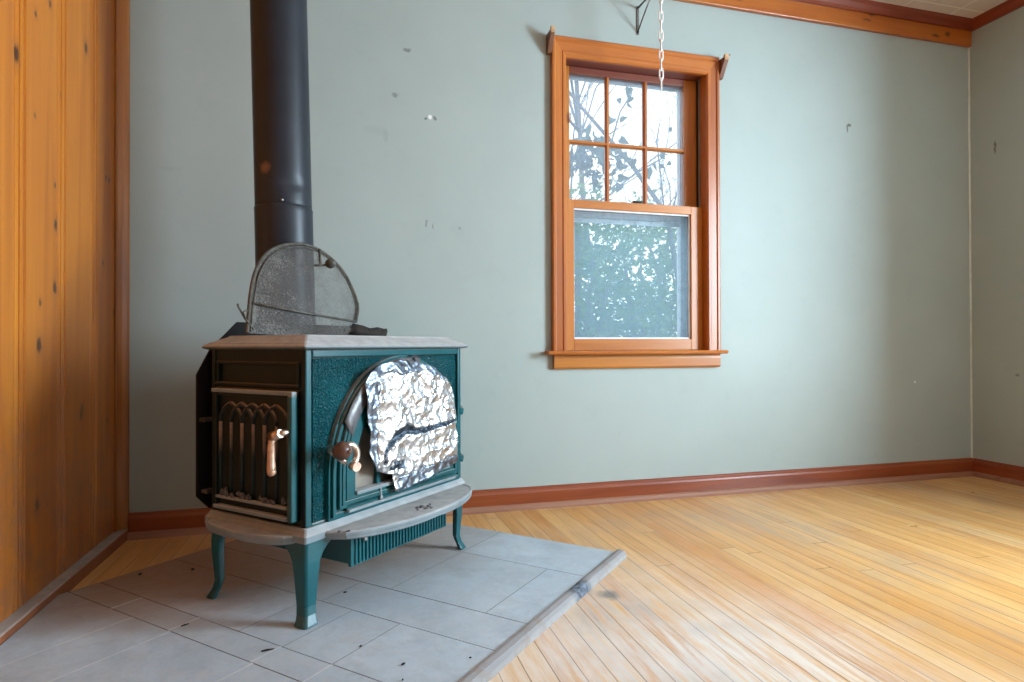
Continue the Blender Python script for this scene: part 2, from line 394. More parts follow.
# ------------------------------------------------------------------ mesh builder
class MB:
    def __init__(s, uv=False): s.v = []; s.f = []; s.sm = []; s.uv = uv; s.attr = None
    def add(s, verts, faces, smooth=False):
        o = len(s.v)
        s.v += [Vector(q) for q in verts]
        s.f += [tuple(o + i for i in f) for f in faces]; s.sm += [smooth] * len(faces)
    def box(s, x0, x1, y0, y1, z0, z1):
        P = [(x, y, z) for z in (z0, z1) for y in (y0, y1) for x in (x0, x1)]
        s.add(P, [(0, 2, 3, 1), (4, 5, 7, 6), (0, 1, 5, 4), (2, 6, 7, 3), (0, 4, 6, 2), (1, 3, 7, 5)])
    def loft(s, rings, caps=True, smooth=False, closed=True):
        n = len(rings[0]); V = [q for r in rings for q in r]; F = []
        for k in range(len(rings) - 1):
            for i in range(n if closed else n - 1):
                j = (i + 1) % n
                F.append((k * n + i, k * n + j, (k + 1) * n + j, (k + 1) * n + i))
        s.add(V, F, smooth)
        if caps:
            o = len(s.v) - len(V)
            s.f.append(tuple(o + i for i in range(n))[::-1]); s.sm.append(False)
            s.f.append(tuple(o + (len(rings) - 1) * n + i for i in range(n))); s.sm.append(False)
    def prism(s, poly, axis, a, b):
        """poly: 2-D outline in the two other axes, extruded a..b along axis"""
        def P(q, t):
            if axis == 0: return (t, q[0], q[1])
            if axis == 1: return (q[0], t, q[1])
            return (q[0], q[1], t)
        s.loft([[P(q, a) for q in poly], [P(q, b) for q in poly]])
    def band(s, A, B, axis, a, b):
        """a strip between two matching open or closed outlines A (outer) and B (inner), extruded a..b"""
        def P(q, t):
            if axis == 0: return (t, q[0], q[1])
            if axis == 1: return (q[0], t, q[1])
            return (q[0], q[1], t)
        n = len(A); V = [P(q, a) for q in A] + [P(q, a) for q in B] + [P(q, b) for q in A] + [P(q, b) for q in B]; F = []
        for i in range(n):
            j = (i + 1) % n
            F += [(i, j, n + j, n + i), (2 * n + i, 3 * n + i, 3 * n + j, 2 * n + j), (i, 2 * n + i, 2 * n + j, j), (n + i, n + j, 3 * n + j, 3 * n + i)]
        s.add(V, F)
    def tube(s, path, r, n=8, closed=False, caps=True, smooth=True):
        path = [Vector(q) for q in path]; m = len(path)
        R = r if isinstance(r, (list, tuple)) else [r] * m
        rings = []; up = None
        for i, q in enumerate(path):
            if closed: t = path[(i + 1) % m] - path[i - 1]
            else: t = path[min(i + 1, m - 1)] - path[max(i - 1, 0)]
            t.normalize()
            if up is None:
                up = Vector((0, 0, 1)) if abs(t.z) < .9 else Vector((1, 0, 0))
            a = (up - t * up.dot(t)).normalized(); b = t.cross(a); up = a
            rings.append([q + (a * math.cos(k * 2 * math.pi / n) + b * math.sin(k * 2 * math.pi / n)) * R[i] for k in range(n)])
        if closed: rings.append(rings[0])
        s.loft(rings, caps and not closed, smooth)
    def lathe(s, prof, c, axis=2, n=32, smooth=True):
        rings = []
        for r, h in prof:
            ring = []
            for k in range(n):
                a = 2 * math.pi * k / n; p, q = r * math.cos(a), r * math.sin(a)
                d = {0: (h, p, q), 1: (p, h, q), 2: (p, q, h)}[axis]
                ring.append((c[0] + d[0], c[1] + d[1], c[2] + d[2]))
            rings.append(ring)
        s.loft(rings, True, smooth)
    def blob(s, c, r, seed=0, amp=.4, sub=2):
        bm = bmesh.new(); bmesh.ops.create_icosphere(bm, subdivisions=sub, radius=1)
        bm.verts.ensure_lookup_table()
        V = []
        for v in bm.verts:
            k = 1 + amp * noise.noise(v.co * 1.7 + Vector((seed * 3.1, seed, 0)))
            V.append((c[0] + v.co.x * r[0] * k, c[1] + v.co.y * r[1] * k, c[2] + v.co.z * r[2] * k))
        s.add(V, [tuple(q.index for q in f.verts) for f in bm.faces], True); bm.free()
    def build(s, name, mat, parent=None, origin=(0, 0, 0), bevel=0, seg=2, recalc=True):
        me = bpy.data.meshes.new(name)
        o = Vector(origin)
        me.from_pydata([tuple(q - o) for q in s.v], [], s.f)
        me.polygons.foreach_set('use_smooth', s.sm)
        if recalc:
            bm = bmesh.new(); bm.from_mesh(me); bmesh.ops.recalc_face_normals(bm, faces=bm.faces); bm.to_mesh(me); bm.free()
        if s.attr:
            at = me.attributes.new('tile', 'FLOAT', 'POINT'); at.data.foreach_set('value', s.attr)
        me.materials.append(M[mat] if isinstance(mat, str) else mat)
        me.update()
        ob = bpy.data.objects.new(name, me); COL.objects.link(ob)
        if parent: ob.parent = parent
        if bevel:
            md = ob.modifiers.new('bevel', 'BEVEL'); md.width = bevel; md.segments = seg; md.limit_method = 'ANGLE'; md.angle_limit = .6
            md.harden_normals = False
        return ob

def tag(o, label=None, cat=None, group=None, kind=None):
    if label: o['label'] = label
    if cat: o['category'] = cat
    if group: o['group'] = group
    if kind: o['kind'] = kind
    return o
def thing(name, label, cat, loc=(0, 0, 0), rz=0, group=None, kind=None):
    o = bpy.data.objects.new(name, None); COL.objects.link(o)
    o.empty_display_size = .1; o.location = loc; o.rotation_euler = (0, 0, rz)
    return tag(o, label, cat, group, kind)
def struct(o, label, cat=None):
    return tag(o, label, cat or 'structure', kind='structure')
def boxpart(name, mat, parent, dims, bevel=0, origin=(0, 0, 0), label=None):
    b = MB(); b.box(*dims); o = b.build(name, mat, parent, origin, bevel)
    if label: o['label'] = label
    return o

# ================================================================== ROOM SHELL
b = MB(); b.box(XL - .1, XR + .15, YF - .1, YB + .02, -.1, 0); struct(b.build('floor', 'floor'), 'worn honey oak strip floor running toward the green wall', 'floor')
b = MB(); b.box(XL - .1, XR + .15, YF - .1, YB + .16, ZC, ZC + .1); struct(b.build('ceiling', 'ceiling'), 'pinkish white square tile ceiling in the top right corner', 'ceiling')
# back wall with the window opening
ox0, ox1, oz0, oz1 = .905, 1.65, .655, 1.985
b = MB()
def holed(b, axis, p0, p1, a0, a1, z0, z1, h):
    for (s0, s1, t0, t1) in ((a0, h[0], z0, z1), (h[1], a1, z0, z1), (h[0], h[1], z0, h[2]), (h[0], h[1], h[3], z1)):
        if axis == 1: b.box(s0, s1, p0, p1, t0, t1)
        else: b.box(p0, p1, s0, s1, t0, t1)
holed(b, 1, YB, YB + .16, XL - .1, XR + .15, 0, ZC, (ox0, ox1, oz0, oz1))
struct(b.build('wall_back', 'wall_back'), 'pale sage green painted wall behind the stove and around the window', 'wall')
b = MB(); holed(b, 0, XR, XR + .15, YF - .1, YB, 0, ZC, (.05, 1.10, .60, 2.05))
struct(b.build('wall_right', 'wall_right'), 'narrow strip of sage green side wall at the right edge', 'wall')
b = MB(); holed(b, 1, YF - .12, YF, XL - .1, XR, 0, ZC, (1.7, 2.7, .8, 2.05))  # opening added to let in cool fill light
struct(b.build('wall_front', 'wall_other'), 'painted wall behind the viewer', 'wall')
# left wall: vertical bead-edged pine boards, profile extruded upward
prof = []
y = YF - .1
beads = [1.82 + .236 * k for k in range(-17, 4)]
for c in beads:
    if c < YF: continue
    for dy, dx in ((-.030, 0), (-.0255, -.011), (-.021, -.002), (-.010, 0), (-.004, -.002), (0, -.014), (.004, -.002), (.012, .0), (.021, -.002), (.0255, -.011), (.030, 0)):
        yy = c + dy
        if YF < yy < YB: prof.append((XL + dx, yy))
prof = [(XL, YF - .1)] + prof + [(XL, YB)]
b = MB(); b.prism(prof + [(XL - .1, YB), (XL - .1, YF - .1)], 2, 0, ZC)
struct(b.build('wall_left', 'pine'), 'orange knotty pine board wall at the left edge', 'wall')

# baseboards
def profile_run(name, mat, prof, axis, a, b_, flip, pos, label, parent=None):
    """prof: (out, z) outline; out measured from the wall into the room"""
    m = MB()
    pl = [(pos + flip * o, z) for o, z in prof]
    m.prism(pl, axis, a, b_)
    return m.build(name, mat, parent)
bp = [(0, 0), (.014, 0), (.014, .070), (.012, .078), (.008, .083), (.007, .090), (.003, .093), (0, .093)]
sp = [(.014, 0), (.027, 0), (.026, .010), (.022, .019), (.016, .024), (.014, .025)]
o = struct(profile_run('baseboard_back', 'base', bp, 0, XL + .031, XR, -1, YB, ''), 'red-brown moulded baseboard along the green back wall', 'baseboard')
profile_run('shoe_moulding', 'shoe', sp, 0, XL + .031, XR - .014, -1, YB, '', o)['label'] = 'dusty rounded shoe moulding'
o = struct(profile_run('baseboard_right', 'base_y', bp, 1, YF, YB - .014, -1, XR, ''), 'red-brown moulded baseboard on the right side wall', 'baseboard')
profile_run('shoe_moulding', 'shoe', sp, 1, YF, YB - .027, -1, XR, '', o)['label'] = 'dusty rounded shoe moulding'
o = struct(profile_run('baseboard_left', 'ledge', [(0, 0), (.031, 0), (.031, .036), (.028, .041), (0, .043)], 1, YF, YB, 1, XL, ''), 'low dusty wooden base ledge under the pine boards', 'baseboard')
# corner mouldings
m = MB(); m.prism([(XL, YB), (XL, YB - .060), (XL + .006, YB - .060), (XL + .008, YB - .050), (XL + .005, YB - .044), (XL + .018, YB - .036), (XL + .029, YB - .020), (XL + .031, YB)], 2, .043, ZC)
struct(m.build('trim_1', 'corner'), 'upright brown corner moulding where pine boards meet green wall', 'trim')
m = MB(); m.prism([(XR - .006, YB), (XR, YB - .006), (XR, YB)], 2, .093, ZC - .13)
struct(m.build('trim_2', 'caulk'), 'pale painted bead down the right room corner', 'trim')
m = MB(); m.box(XL, XR - .004, YB - .022, YB, 2.287, 2.386); struct(m.build('trim_3', 'frieze', None, bevel=.003), 'broad knotty orange frieze board under the ceiling', 'trim')
cp = [(0, 2.366), (.024, 2.366), (.027, 2.380), (.040, 2.400), (.046, 2.42), (0, 2.42)]
m = MB(); m.prism([(YB - .022 - o_ * .5, z) for o_, z in cp], 0, XL, XR - .004); struct(m.build('trim_4', 'crown'), 'dark red-brown crown moulding above the frieze board', 'trim')
m = MB(); m.prism([(XR - o_ * .62, z) for o_, z in cp], 1, YF, YB - .022); struct(m.build('trim_5', 'crown_y'), 'dark red-brown crown moulding on the right side wall', 'trim')

# ================================================================== WINDOW
win = thing('window_1', 'orange fir double hung window with six small upper panes', 'window', (1.277, YB, .66), kind='structure')
WO = (1.277, YB, .66)
def wp(name, mat, boxes, bevel=.0015, label=None, parent=None, mats=None):
    m = MB()
    for q in boxes: m.box(*q)
    o = m.build(name, mat, parent or win, WO, bevel)
    if label: o['label'] = label
    return o
cy = YB - .02
# casing legs and head, each with an inner bead and an outer back band
ci0, ci1, co0, co1, ct, zi = .931, 1.623, .865, 1.689, 2.042, 1.956
cprof = [(0, YB), (0, cy + .003), (.006, cy - .004), (.016, cy - .004), (.020, cy), (.048, cy), (.053, cy - .006), (.061, cy - .006), (.066, cy - .003), (.066, YB)]
hk = (ct - zi) / .066
st_ = [[(ci0 - o_, y_, .6745) for o_, y_ in cprof], [(ci0 - o_, y_, zi + o_ * hk) for o_, y_ in cprof], [(ci1 + o_, y_, zi + o_ * hk) for o_, y_ in cprof], [(ci1 + o_, y_, .6745) for o_, y_ in cprof]]
for k, (nm, mt_) in enumerate((('casing_leg', 'trim'), ('casing_head', 'trim_h'), ('casing_leg', 'trim'))):
    m = MB(); m.loft([st_[k], st_[k + 1]]); m.build(nm, mt_, win, WO)
# jambs, stops, tracks
wp('jamb', 'trim', [(ci0 - .02, ci0, YB, YB + .034, .672, zi + .02), (ci1, ci1 + .02, YB, YB + .034, .672, zi + .02)], .001)
wp('jamb_track', 'dark', [(ox0 + .002, ci0 - .004, YB + .034, YB + .158, .672, 1.985), (ci1 + .004, ox1 - .002, YB + .034, YB + .158, .672, 1.985)], 0, 'dark sash track')
wp('weatherstrip', 'track', [(ci1 + .0, ci1 + .004, YB + .040, YB + .052, 1.35, zi + .01)], 0, 'grey metal weatherstrip')
wp('head_jamb', 'jamb', [(ox0 + .002, ox1 - .002, YB, YB + .158, zi + .004, 1.984)], .001, 'dark purple-brown head jamb')
# stool and apron
m = MB(); m.prism([(YB + .155, .658), (YB - .052, .658), (YB - .058, .663), (YB - .060, .668), (YB - .055, .674), (YB + .02, .675), (YB + .155, .665)], 0, ox0 + .002, ox1 - .002)
m.prism([(YB, .658), (YB - .050, .658), (YB - .058, .6625), (YB - .060, .668), (YB - .055, .6745), (YB, .675)], 0, .836, 1.705)
m.build('sill', 'trim_h', win, WO)
m = MB(); m.prism([(YB, .596), (YB - .014, .596), (YB - .021, .604), (YB - .022, .640), (YB - .018, .658), (YB, .658)], 0, .872, 1.689)
m.build('apron', 'sash_h', win, WO)
# lower sash (inner)
def sash(name, y0, th, x0, x1, z0, z1, g0, g1, h0, h1, glass, mus=(), muh=()):
    P = thing(name, None, None); P.parent = win; P.location = Vector((0, 0, 0))
    for sx in ((x0, g0), (g1, x1)):
        m = MB(); m.box(sx[0], sx[1], y0, y0 + th, z0, z1); m.build('stile', 'sash', P, WO, .002)
    m = MB(); m.box(g0, g1, y0, y0 + th, z0, h0); m.build('rail', 'sash_h', P, WO, .002)
    m = MB(); m.box(g0, g1, y0, y0 + th, h1, z1); m.build('rail', 'jamb' if mus else 'sash_h', P, WO, .002)  # upper sash top rail takes the dark fir to paint its shade
    for c in mus:
        m = MB(); m.prism([(c - .010, y0 + .016), (c - .005, y0 + .002), (c + .005, y0 + .002), (c + .010, y0 + .016), (c + .008, y0 + th - .004), (c - .008, y0 + th - .004)], 2, h0, h1)
        m.build('muntin', 'trim', P, WO)
    for c in muh:
        m = MB(); m.prism([(y0 + .017, c - .010), (y0 + .003, c - .005), (y0 + .003, c + .005), (y0 + .017, c + .010), (y0 + th - .005, c + .008), (y0 + th - .005, c - .008)], 0, g0, g1)
        m.build('muntin', 'sash_h', P, WO)
    m = MB(); m.box(g0, g1, y0 + .018, y0 + .021, h0, h1); m.build('pane', glass, P, WO)
    return P
lo = sash('lower_sash', YB + .02, .034, ci0 + .001, ci1 - .001, .676, 1.346, .980, 1.563, .727, 1.309, 'glass_low')
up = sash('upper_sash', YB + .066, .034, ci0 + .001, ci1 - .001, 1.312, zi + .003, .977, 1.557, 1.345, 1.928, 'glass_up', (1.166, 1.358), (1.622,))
m = MB(); yy = YB + .023
for q in ((.980, .984, .727, 1.309), (1.558, 1.563, .727, 1.309), (.980, 1.563, .727, .734), (.980, 1.563, 1.302, 1.309)): m.box(q[0], q[1], yy + .008, yy + .0145, q[2], q[3])
m.build('glazing_putty', 'putty', lo, WO)['label'] = 'white putty line round the pane'
m = MB(); m.lathe([(.0, 0), (.017, 0), (.017, .006), (.010, .009), (.009, .014), (0, .015)], (1.30, YB + .045, 1.346), 2, 16); m.box(1.278, 1.326, YB + .036, YB + .05, 1.354, 1.361)
m.build('sash_lock', 'dark', lo, WO)['label'] = 'dark sash lock on meeting rail'
m = MB(); m.box(.976, .980, YB + .055, YB + .062, 1.70, 1.745); m.build('sash_clip', 'steel', up, WO)['label'] = 'small metal clip on left stile'
# aluminium storm window
st = thing('storm_window', None, None); st.parent = win
sy = YB + .135
m = MB()
for (x0, x1, z0, z1) in ((.909, .955, .672, 1.98), (1.566, 1.646, .672, 1.98)):
    m.box(x0, x1, sy, sy + .02, z0, z1); 
m.box(1.566, 1.578, sy - .014, sy, .69, 1.95); m.box(1.596, 1.603, sy - .014, sy, .69, 1.95); m.box(1.618, 1.624, sy - .014, sy, .69, 1.95)
m.box(.955, 1.566, sy, sy + .02, 1.935, 1.98); m.box(.955, 1.566, sy, sy + .02, 1.295, 1.332); m.box(.955, 1.566, sy - .010, sy, 1.268, 1.288); m.box(.955, 1.566, sy, sy + .02, .672, .735)
m.build('storm_frame', 'alu', st, WO, .0015)['label'] = 'weathered pale aluminium storm frame'
m = MB(); m.box(.955, 1.566, sy + .008, sy + .010, .735, 1.295); m.box(.955, 1.566, sy + .008, sy + .010, 1.332, 1.935); m.build('storm_pane', 'glass_storm', st, WO)

# wooden rod brackets nailed on the casing corners
def rod_bracket(name, x0, x1, zb, label, flip):
    t = thing(name, label, 'bracket', ((x0 + x1) / 2, YB, zb), group=None)
    O = ((x0 + x1) / 2, YB, zb)
    m = MB(); m.prism([(YB, zb), (YB, zb + .085), (YB - .045, zb + .085), (YB - .062, zb + .080), (YB - .062, zb + .068), (YB - .018, zb)], 0, x0, x1)
    m.build('plate', 'dark_wood', t, O, .002)
    m = MB(); m.prism([(YB - .050, zb + .082), (YB - .052, zb + .094), (YB - .066, zb + .096), (YB - .067, zb + .068)], 0, x0 + .001, x1 - .001)
    m.build('prong', 'cut_wood', t, O, .001)['label'] = 'pale cut tip'
    return t
rod_bracket('curtain_rod_bracket', .845, .8648, 1.962, 'small wooden curtain bracket on left top corner of window casing', 0)
rod_bracket('curtain_rod_bracket', 1.6892, 1.712, 1.945, 'wedge shaped wooden curtain bracket on right top corner of window casing', 1)

# metal wall bracket and the white chain that hangs from it
bx = 1.282
t = thing('plant_hanger_bracket', 'small grey metal bracket screwed to wall above the window', 'bracket', (bx, YB, 2.12))
O = (bx, YB, 2.12)
m = MB(); m.box(bx - .006, bx + .006, YB - .004, YB, 2.105, 2.235); m.build('wall_plate', 'bracket', t, O, .001)
m = MB(); m.tube([(bx, YB - .002, 2.225), (bx, YB - .11, 2.222), (bx, YB - .214, 2.222), (bx, YB - .222, 2.232)], .0045, 8); m.build('arm', 'bracket', t, O)
m = MB(); m.tube([(bx, YB - .003, 2.118), (bx, YB - .05, 2.155), (bx, YB - .14, 2.218)], .0035, 8); m.build('brace', 'bracket', t, O)
m = MB(); m.lathe([(0, 0), (.006, 0), (.005, -.003), (0, -.004)], (bx, YB - .004, 2.116), 1, 12); m.build('screw', 'dark', t, O)
ch = thing('hanging_chain', 'white plastic chain hanging down in front of the window', 'chain', (bx, YB - .214, 2.222))
O = (bx, YB - .214, 2.222)
pitch, L, Wd, r = .0405, .0245, .0085, .0032
nl = 11; zt = 2.2215
for k in range(nl):
    m = MB(); c = Vector((bx, YB - .214, zt - .022 - k * pitch)); path = []
    for i in range(20):
        a = 2 * math.pi * i / 20; s_, c_ = math.sin(a), math.cos(a)
        w_ = Wd * c_; h_ = L * (1 if s_ > 0 else -1) * abs(s_) ** .7
        path.append(c + (Vector((w_, 0, h_)) if k % 2 else Vector((w_ * .45, w_ * .9, h_))))
    m.tube(path, r, 8, closed=True)
    lk = m.build('link', 'chain', ch, O)

# ================================================================== HEARTH (slate corner pad turned 45 degrees)
U1, V0, V1 = 1.93, .715, 1.92
hp = thing('slate_hearth', 'grey slate tile corner hearth under the green stove', 'hearth', (0, 1.6, 0))
HO = (0, 1.6, 0)
def clip(poly, f):
    out = []
    for i in range(len(poly)):
        a, c = poly[i], poly[(i + 1) % len(poly)]; fa, fc = f(a), f(c)
        if fa >= 0: out.append(a)
        if fa * fc < 0:
            t_ = fa / (fa - fc); out.append((a[0] + (c[0] - a[0]) * t_, a[1] + (c[1] - a[1]) * t_))
    return out
def to_room(poly):
    q = [((u - v) / S2, (u + v) / S2) for u, v in poly]
    q = clip(q, lambda p: p[0] - (XL + .033))
    if len(q) >= 3: q = clip(q, lambda p: (YB - .029) - p[1])
    return q if len(q) >= 3 else None
base_poly = to_room([(-.2, V0), (U1, V0), (U1, V1), (-.2, V1)])
m = MB(); m.prism(base_poly, 2, 0, HZ - .004); m.build('tile_bed', 'gap', hp, HO)
bands = [(-.2, .112, [.5, .8, 1.1, 1.4, 1.7]), (.112, .566, [.95, 1.25, 1.6]), (.566, .872, [.838, 1.142, 1.44, 1.598]), (.872, .952, [.99, 1.15, 1.45, 1.7]), (.952, 1.174, [.99, 1.146, 1.30, 1.60]),
         (1.174, 1.326, [1.26, 1.45, 1.7]), (1.326, 1.68, [.84, 1.155, 1.45, 1.75]), (1.68, U1, [1.155, 1.45, 1.7])]
tm = MB(); gm = MB(); gd_ = MB(); tm.attr = []
rr = random.Random(3)
for (a, c, sp_) in bands:
    vs = [V0] + sp_ + [V1]
    for i in range(len(vs) - 1):
        g_ = .0013
        p = to_room([(a + g_, vs[i] + g_), (c - g_, vs[i] + g_), (c - g_, vs[i + 1] - g_), (a + g_, vs[i + 1] - g_)])
        if not p: continue
        z1 = HZ + rr.uniform(-.0002, .0002); z0 = HZ - .004
        n0 = len(tm.v); tm.prism(p, 2, z0, z1); tm.attr += [rr.random()] * (len(tm.v) - n0)
        if i > 0:
            q = to_room([(a, vs[i] - g_ - .0004), (c, vs[i] - g_ - .0004), (c, vs[i] + g_ + .0004), (a, vs[i] + g_ + .0004)])
            if q: (gm if c < .96 else gd_).prism(q, 2, HZ - .004, HZ + (.0002 if c < .96 else .0001))  # left seams pale, painting light caught along the joints
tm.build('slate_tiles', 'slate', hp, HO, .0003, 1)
gm.build('grout', 'grout', hp, HO)['label'] = 'pale grout lines'
gd_.build('grout', 'thin_joint', hp, HO)['label'] = 'thin grey grout lines'
# rounded wooden nosing along the hearth front, scorched in one place
nz = thing('hearth_nosing', 'worn grey wooden edge strip along front of slate hearth', 'edge strip', W(1.2, .70, 0), math.pi / 4)
def nosing(u0, u1, name, mat, grow=0):
    m = MB(); pr_ = [(.715, 0), (.715, .0235), (.706, .0245), (.694, .022), (.686, .015), (.684, 0)]
    rows = []
    for u in (u0, u1):
        rows.append([(u - 1.2, (v - .70) * (1 + grow) , max(0.0002, z * (1 + grow * .7))) for v, z in pr_])
    m.loft(rows); return m.build(name, mat, nz)
nosing(-.2, 1.948, 'strip', 'nosing_m')

# ================================================================== WOOD STOVE
SO = Vector((1.38, 1.36, HZ))
stove = thing('wood_stove', 'teal green enamelled cast iron wood stove on slate hearth', 'stove', W(1.38, 1.36, HZ), math.pi / 4)
def sb(m, name, mat, parent=stove, bevel=0, label=None, seg=2):
    o = m.build(name, mat, parent, SO, bevel, seg)
    if label: o['label'] = label
    return o
BU0, BU1, BV0, BV1 = 1.05, 1.712, 1.18, 1.545
m = MB(); m.box(BU0 + .004, BU1, BV0 + .010, BV1, .250, .692); sb(m, 'firebox', 'enamel_dark', bevel=.003)
# front frame: corner posts and top rail, hammered panel behind the door
m = MB()
m.box(BU0, BU0 + .019, BV0, BV0 + .020, .256, .690); m.box(BU1 - .017, BU1, BV0, BV0 + .02, .256, .690)
m.box(BU0 + .021, BU1 - .019, BV0, BV0 + .02, .671, .690); m.box(BU0 + .021, BU1 - .019, BV0 + .002, BV0 + .02, .252, .262)
sb(m, 'front_frame', 'enamel', bevel=.003)
m = MB(); m.box(BU0 + .027, BU1 - .024, BV0 + .006, BV0 + .014, .262, .668); sb(m, 'front_panel', 'enamel_hammer', label='hammered corner panel')
# side cladding of left end : posts, upper panel frame
m = MB(); m.box(BU0 - .001, BU0 + .01, 1.181, 1.198, .256, .690); m.box(BU0 - .001, BU0 + .01, 1.530, 1.545, .256, .690)
for (v0, v1, z0, z1, d) in ((1.199, 1.52, .596, .604, .010), (1.199, 1.52, .585, .591, .007), (1.199, 1.52, .652, .660, .006), (1.199, 1.207, .600, .656, .006), (1.510, 1.518, .600, .656, .006)):
    m.box(BU0 - d, BU0 + .01, v0, v1, z0, z1)
sb(m, 'side_frame', 'enamel_dark', bevel=.002, label='dusty dark left end moulding')
# top plate: bevelled ogee rim rising to the griddle level
def rect(u0, u1, v0, v1, z, r=.004):
    return [(u0 + r, v0, z), (u1 - r, v0, z), (u1, v0 + r, z), (u1, v1 - r, z), (u1 - r, v1, z), (u0 + r, v1, z), (u0, v1 - r, z), (u0, v0 + r, z)]
o_ = .020
def inset(i, z): return rect(BU0 - o_ + i, BU1 + o_ - i, BV0 - o_ + i, BV1 + o_ - i, z)
m = MB(); m.loft([inset(.012, .690), inset(.002, .693), inset(0, .696), inset(.002, .7005), inset(.010, .705), inset(.012, .7075), inset(.022, .7115), inset(.034, .718), inset(.046, .7235), inset(.050, .7275), inset(.056, .728)])
sb(m, 'top_plate', 'top', bevel=.001)
# ---- base plate with bowed ledges
m = MB(); m.loft([rect(BU0 - .014, BU1 + .014, BV0 - .014, BV1 + .014, .222), rect(BU0 - .014, BU1 + .014, BV0 - .014, BV1 + .014, .238), rect(BU0 - .008, BU1 + .008, BV0 - .008, BV1 + .008, .246), rect(BU0 - .004, BU1 + .004, BV0 - .004, BV1 + .004, .2555)])
sb(m, 'base_plate', 'lip', bevel=.0015)
def ledge(name, pts, back, label):
    """pts: bowed outline in (u,v); stepped edge, back: the straight line it joins"""
    c = Vector((sum(p[0] for p in pts) / len(pts), sum(p[1] for p in pts) / len(pts)))
    def shr(k, z):
        out = []
        for p in pts:
            d = c - Vector(p); d = d.normalized() * min(k, d.length); out.append((p[0] + d.x, p[1] + d.y, z))
        return out + [(q[0], q[1], z) for q in back]
    m = MB(); m.loft([shr(.012, .216), shr(.004, .219), shr(.003, .225), shr(.0, .228), shr(0, .234), shr(.004, .238), shr(.012, .2385), shr(.014, .2365), shr(.03, .238)])
    return sb(m, name, 'lip', label=label)
fp = []
for i in range(25):
    t_ = i / 24; u = 1.098 + t_ * (1.712 - 1.098); s_ = 2 * t_ - 1
    fp.append((u, 1.165 - .042 * (1 - abs(s_) ** 8) ** .5 - .080 * (1 - abs(s_) ** 2.2)))
ledge('ash_lip', fp, [(1.712, 1.20), (1.098, 1.20)], 'broad dusty bowed ash lip')
fp2 = []
for i in range(21):
    t_ = i / 20; v = 1.205 + t_ * (1.545 - 1.205); s_ = 2 * t_ - 1
    fp2.append((1.040 - .020 * (1 - abs(s_) ** 8) ** .5 - .030 * (1 - abs(s_) ** 2.2), v))
ledge('side_lip', fp2, [(1.08, 1.545), (1.08, 1.205)], 'dusty bowed ledge under side door')
m = MB()
for i, (u, v, r) in enumerate(((1.40, 1.10, .010), (1.415, 1.088, .008), (1.39, 1.078, .007), (1.43, 1.095, .006), (1.37, 1.09, .006), (1.405, 1.07, .006), (1.11, 1.13, .007), (1.125, 1.115, .006), (1.385, 1.105, .006))):
    m.blob((u, v, .240), (r, r * .8, r * .45), i, .8, 1)
cr = m.build('ash_crumbs', 'ash', None); cr.location = W(0, 0, 0); cr.rotation_euler = (0, 0, math.pi / 4)
tag(cr, 'dark loose ash crumbs scattered on the stove ash lip', 'ash', kind='stuff')
# ---- cabriole legs
def leg(cu, cv, su, sv, kk=.94):
    m = MB(); rings = []
    for (z, s, off) in ((.222, .105, 0), (.214, .098, 0), (.203, .078, .001), (.190, .062, .002), (.172, .0515, .003), (.140, .046, .002), (.100, .0405, -.001), (.065, .0365, -.003), (.045, .036, .001), (.034, .038, .006), (.026, .042, .010), (.0202, .043, .012)):
        o0 = -off; c_ = .008; th = .012; s *= kk
        pl = [(o0, o0 + c_), (o0 + c_ * .3, o0 + c_ * .3), (o0 + c_, o0), (o0 + s, o0), (o0 + s, o0 + th), (o0 + th + .006, o0 + th), (o0 + th, o0 + th + .006), (o0 + th, o0 + s), (o0, o0 + s)]
        rings.append([(cu + su * a, cv + sv * c, z) for a, c in pl])
    m.loft(rings); return sb(m, 'leg', 'enamel_leg', bevel=.003)
leg(1.043, 1.173, 1, 1); leg(1.714, 1.176, -1, 1, .78); leg(1.045, 1.540, 1, -1, .78); leg(1.714, 1.548, -1, -1, .78)
# ---- ash pan housing with ribbed front
m = MB(); m.box(1.175, 1.581, 1.158, 1.46, .134, .222); ap = sb(m, 'ash_pan', 'enamel', bevel=.002)
m = MB(); m.box(1.171, 1.585, 1.150, 1.160, .130, .222)
nr = 30
for i in range(nr):
    u = 1.186 + (1.576 - 1.186) * i / (nr - 1)
    m.prism([(u - .0045, 1.151), (u - .0022, 1.1455), (u + .0022, 1.1455), (u + .0045, 1.151)], 2, .134, .214)
sb(m, 'ribbed_front', 'enamel', ap)
m = MB(); m.lathe([(0, -.012), (.005, -.012), (.007, -.009), (.007, 0), (0, 0)], (1.215, 1.150, .193), 1, 12); sb(m, 'bolt', 'steel', ap, label='bright steel bolt')
m = MB(); m.tube([(1.58, 1.165, .185), (1.63, 1.165, .187), (1.655, 1.165, .187)], .006, 8); m.box(1.60, 1.65, 1.16, 1.20, .192, .222); sb(m, 'ash_door_rod', 'enamel')
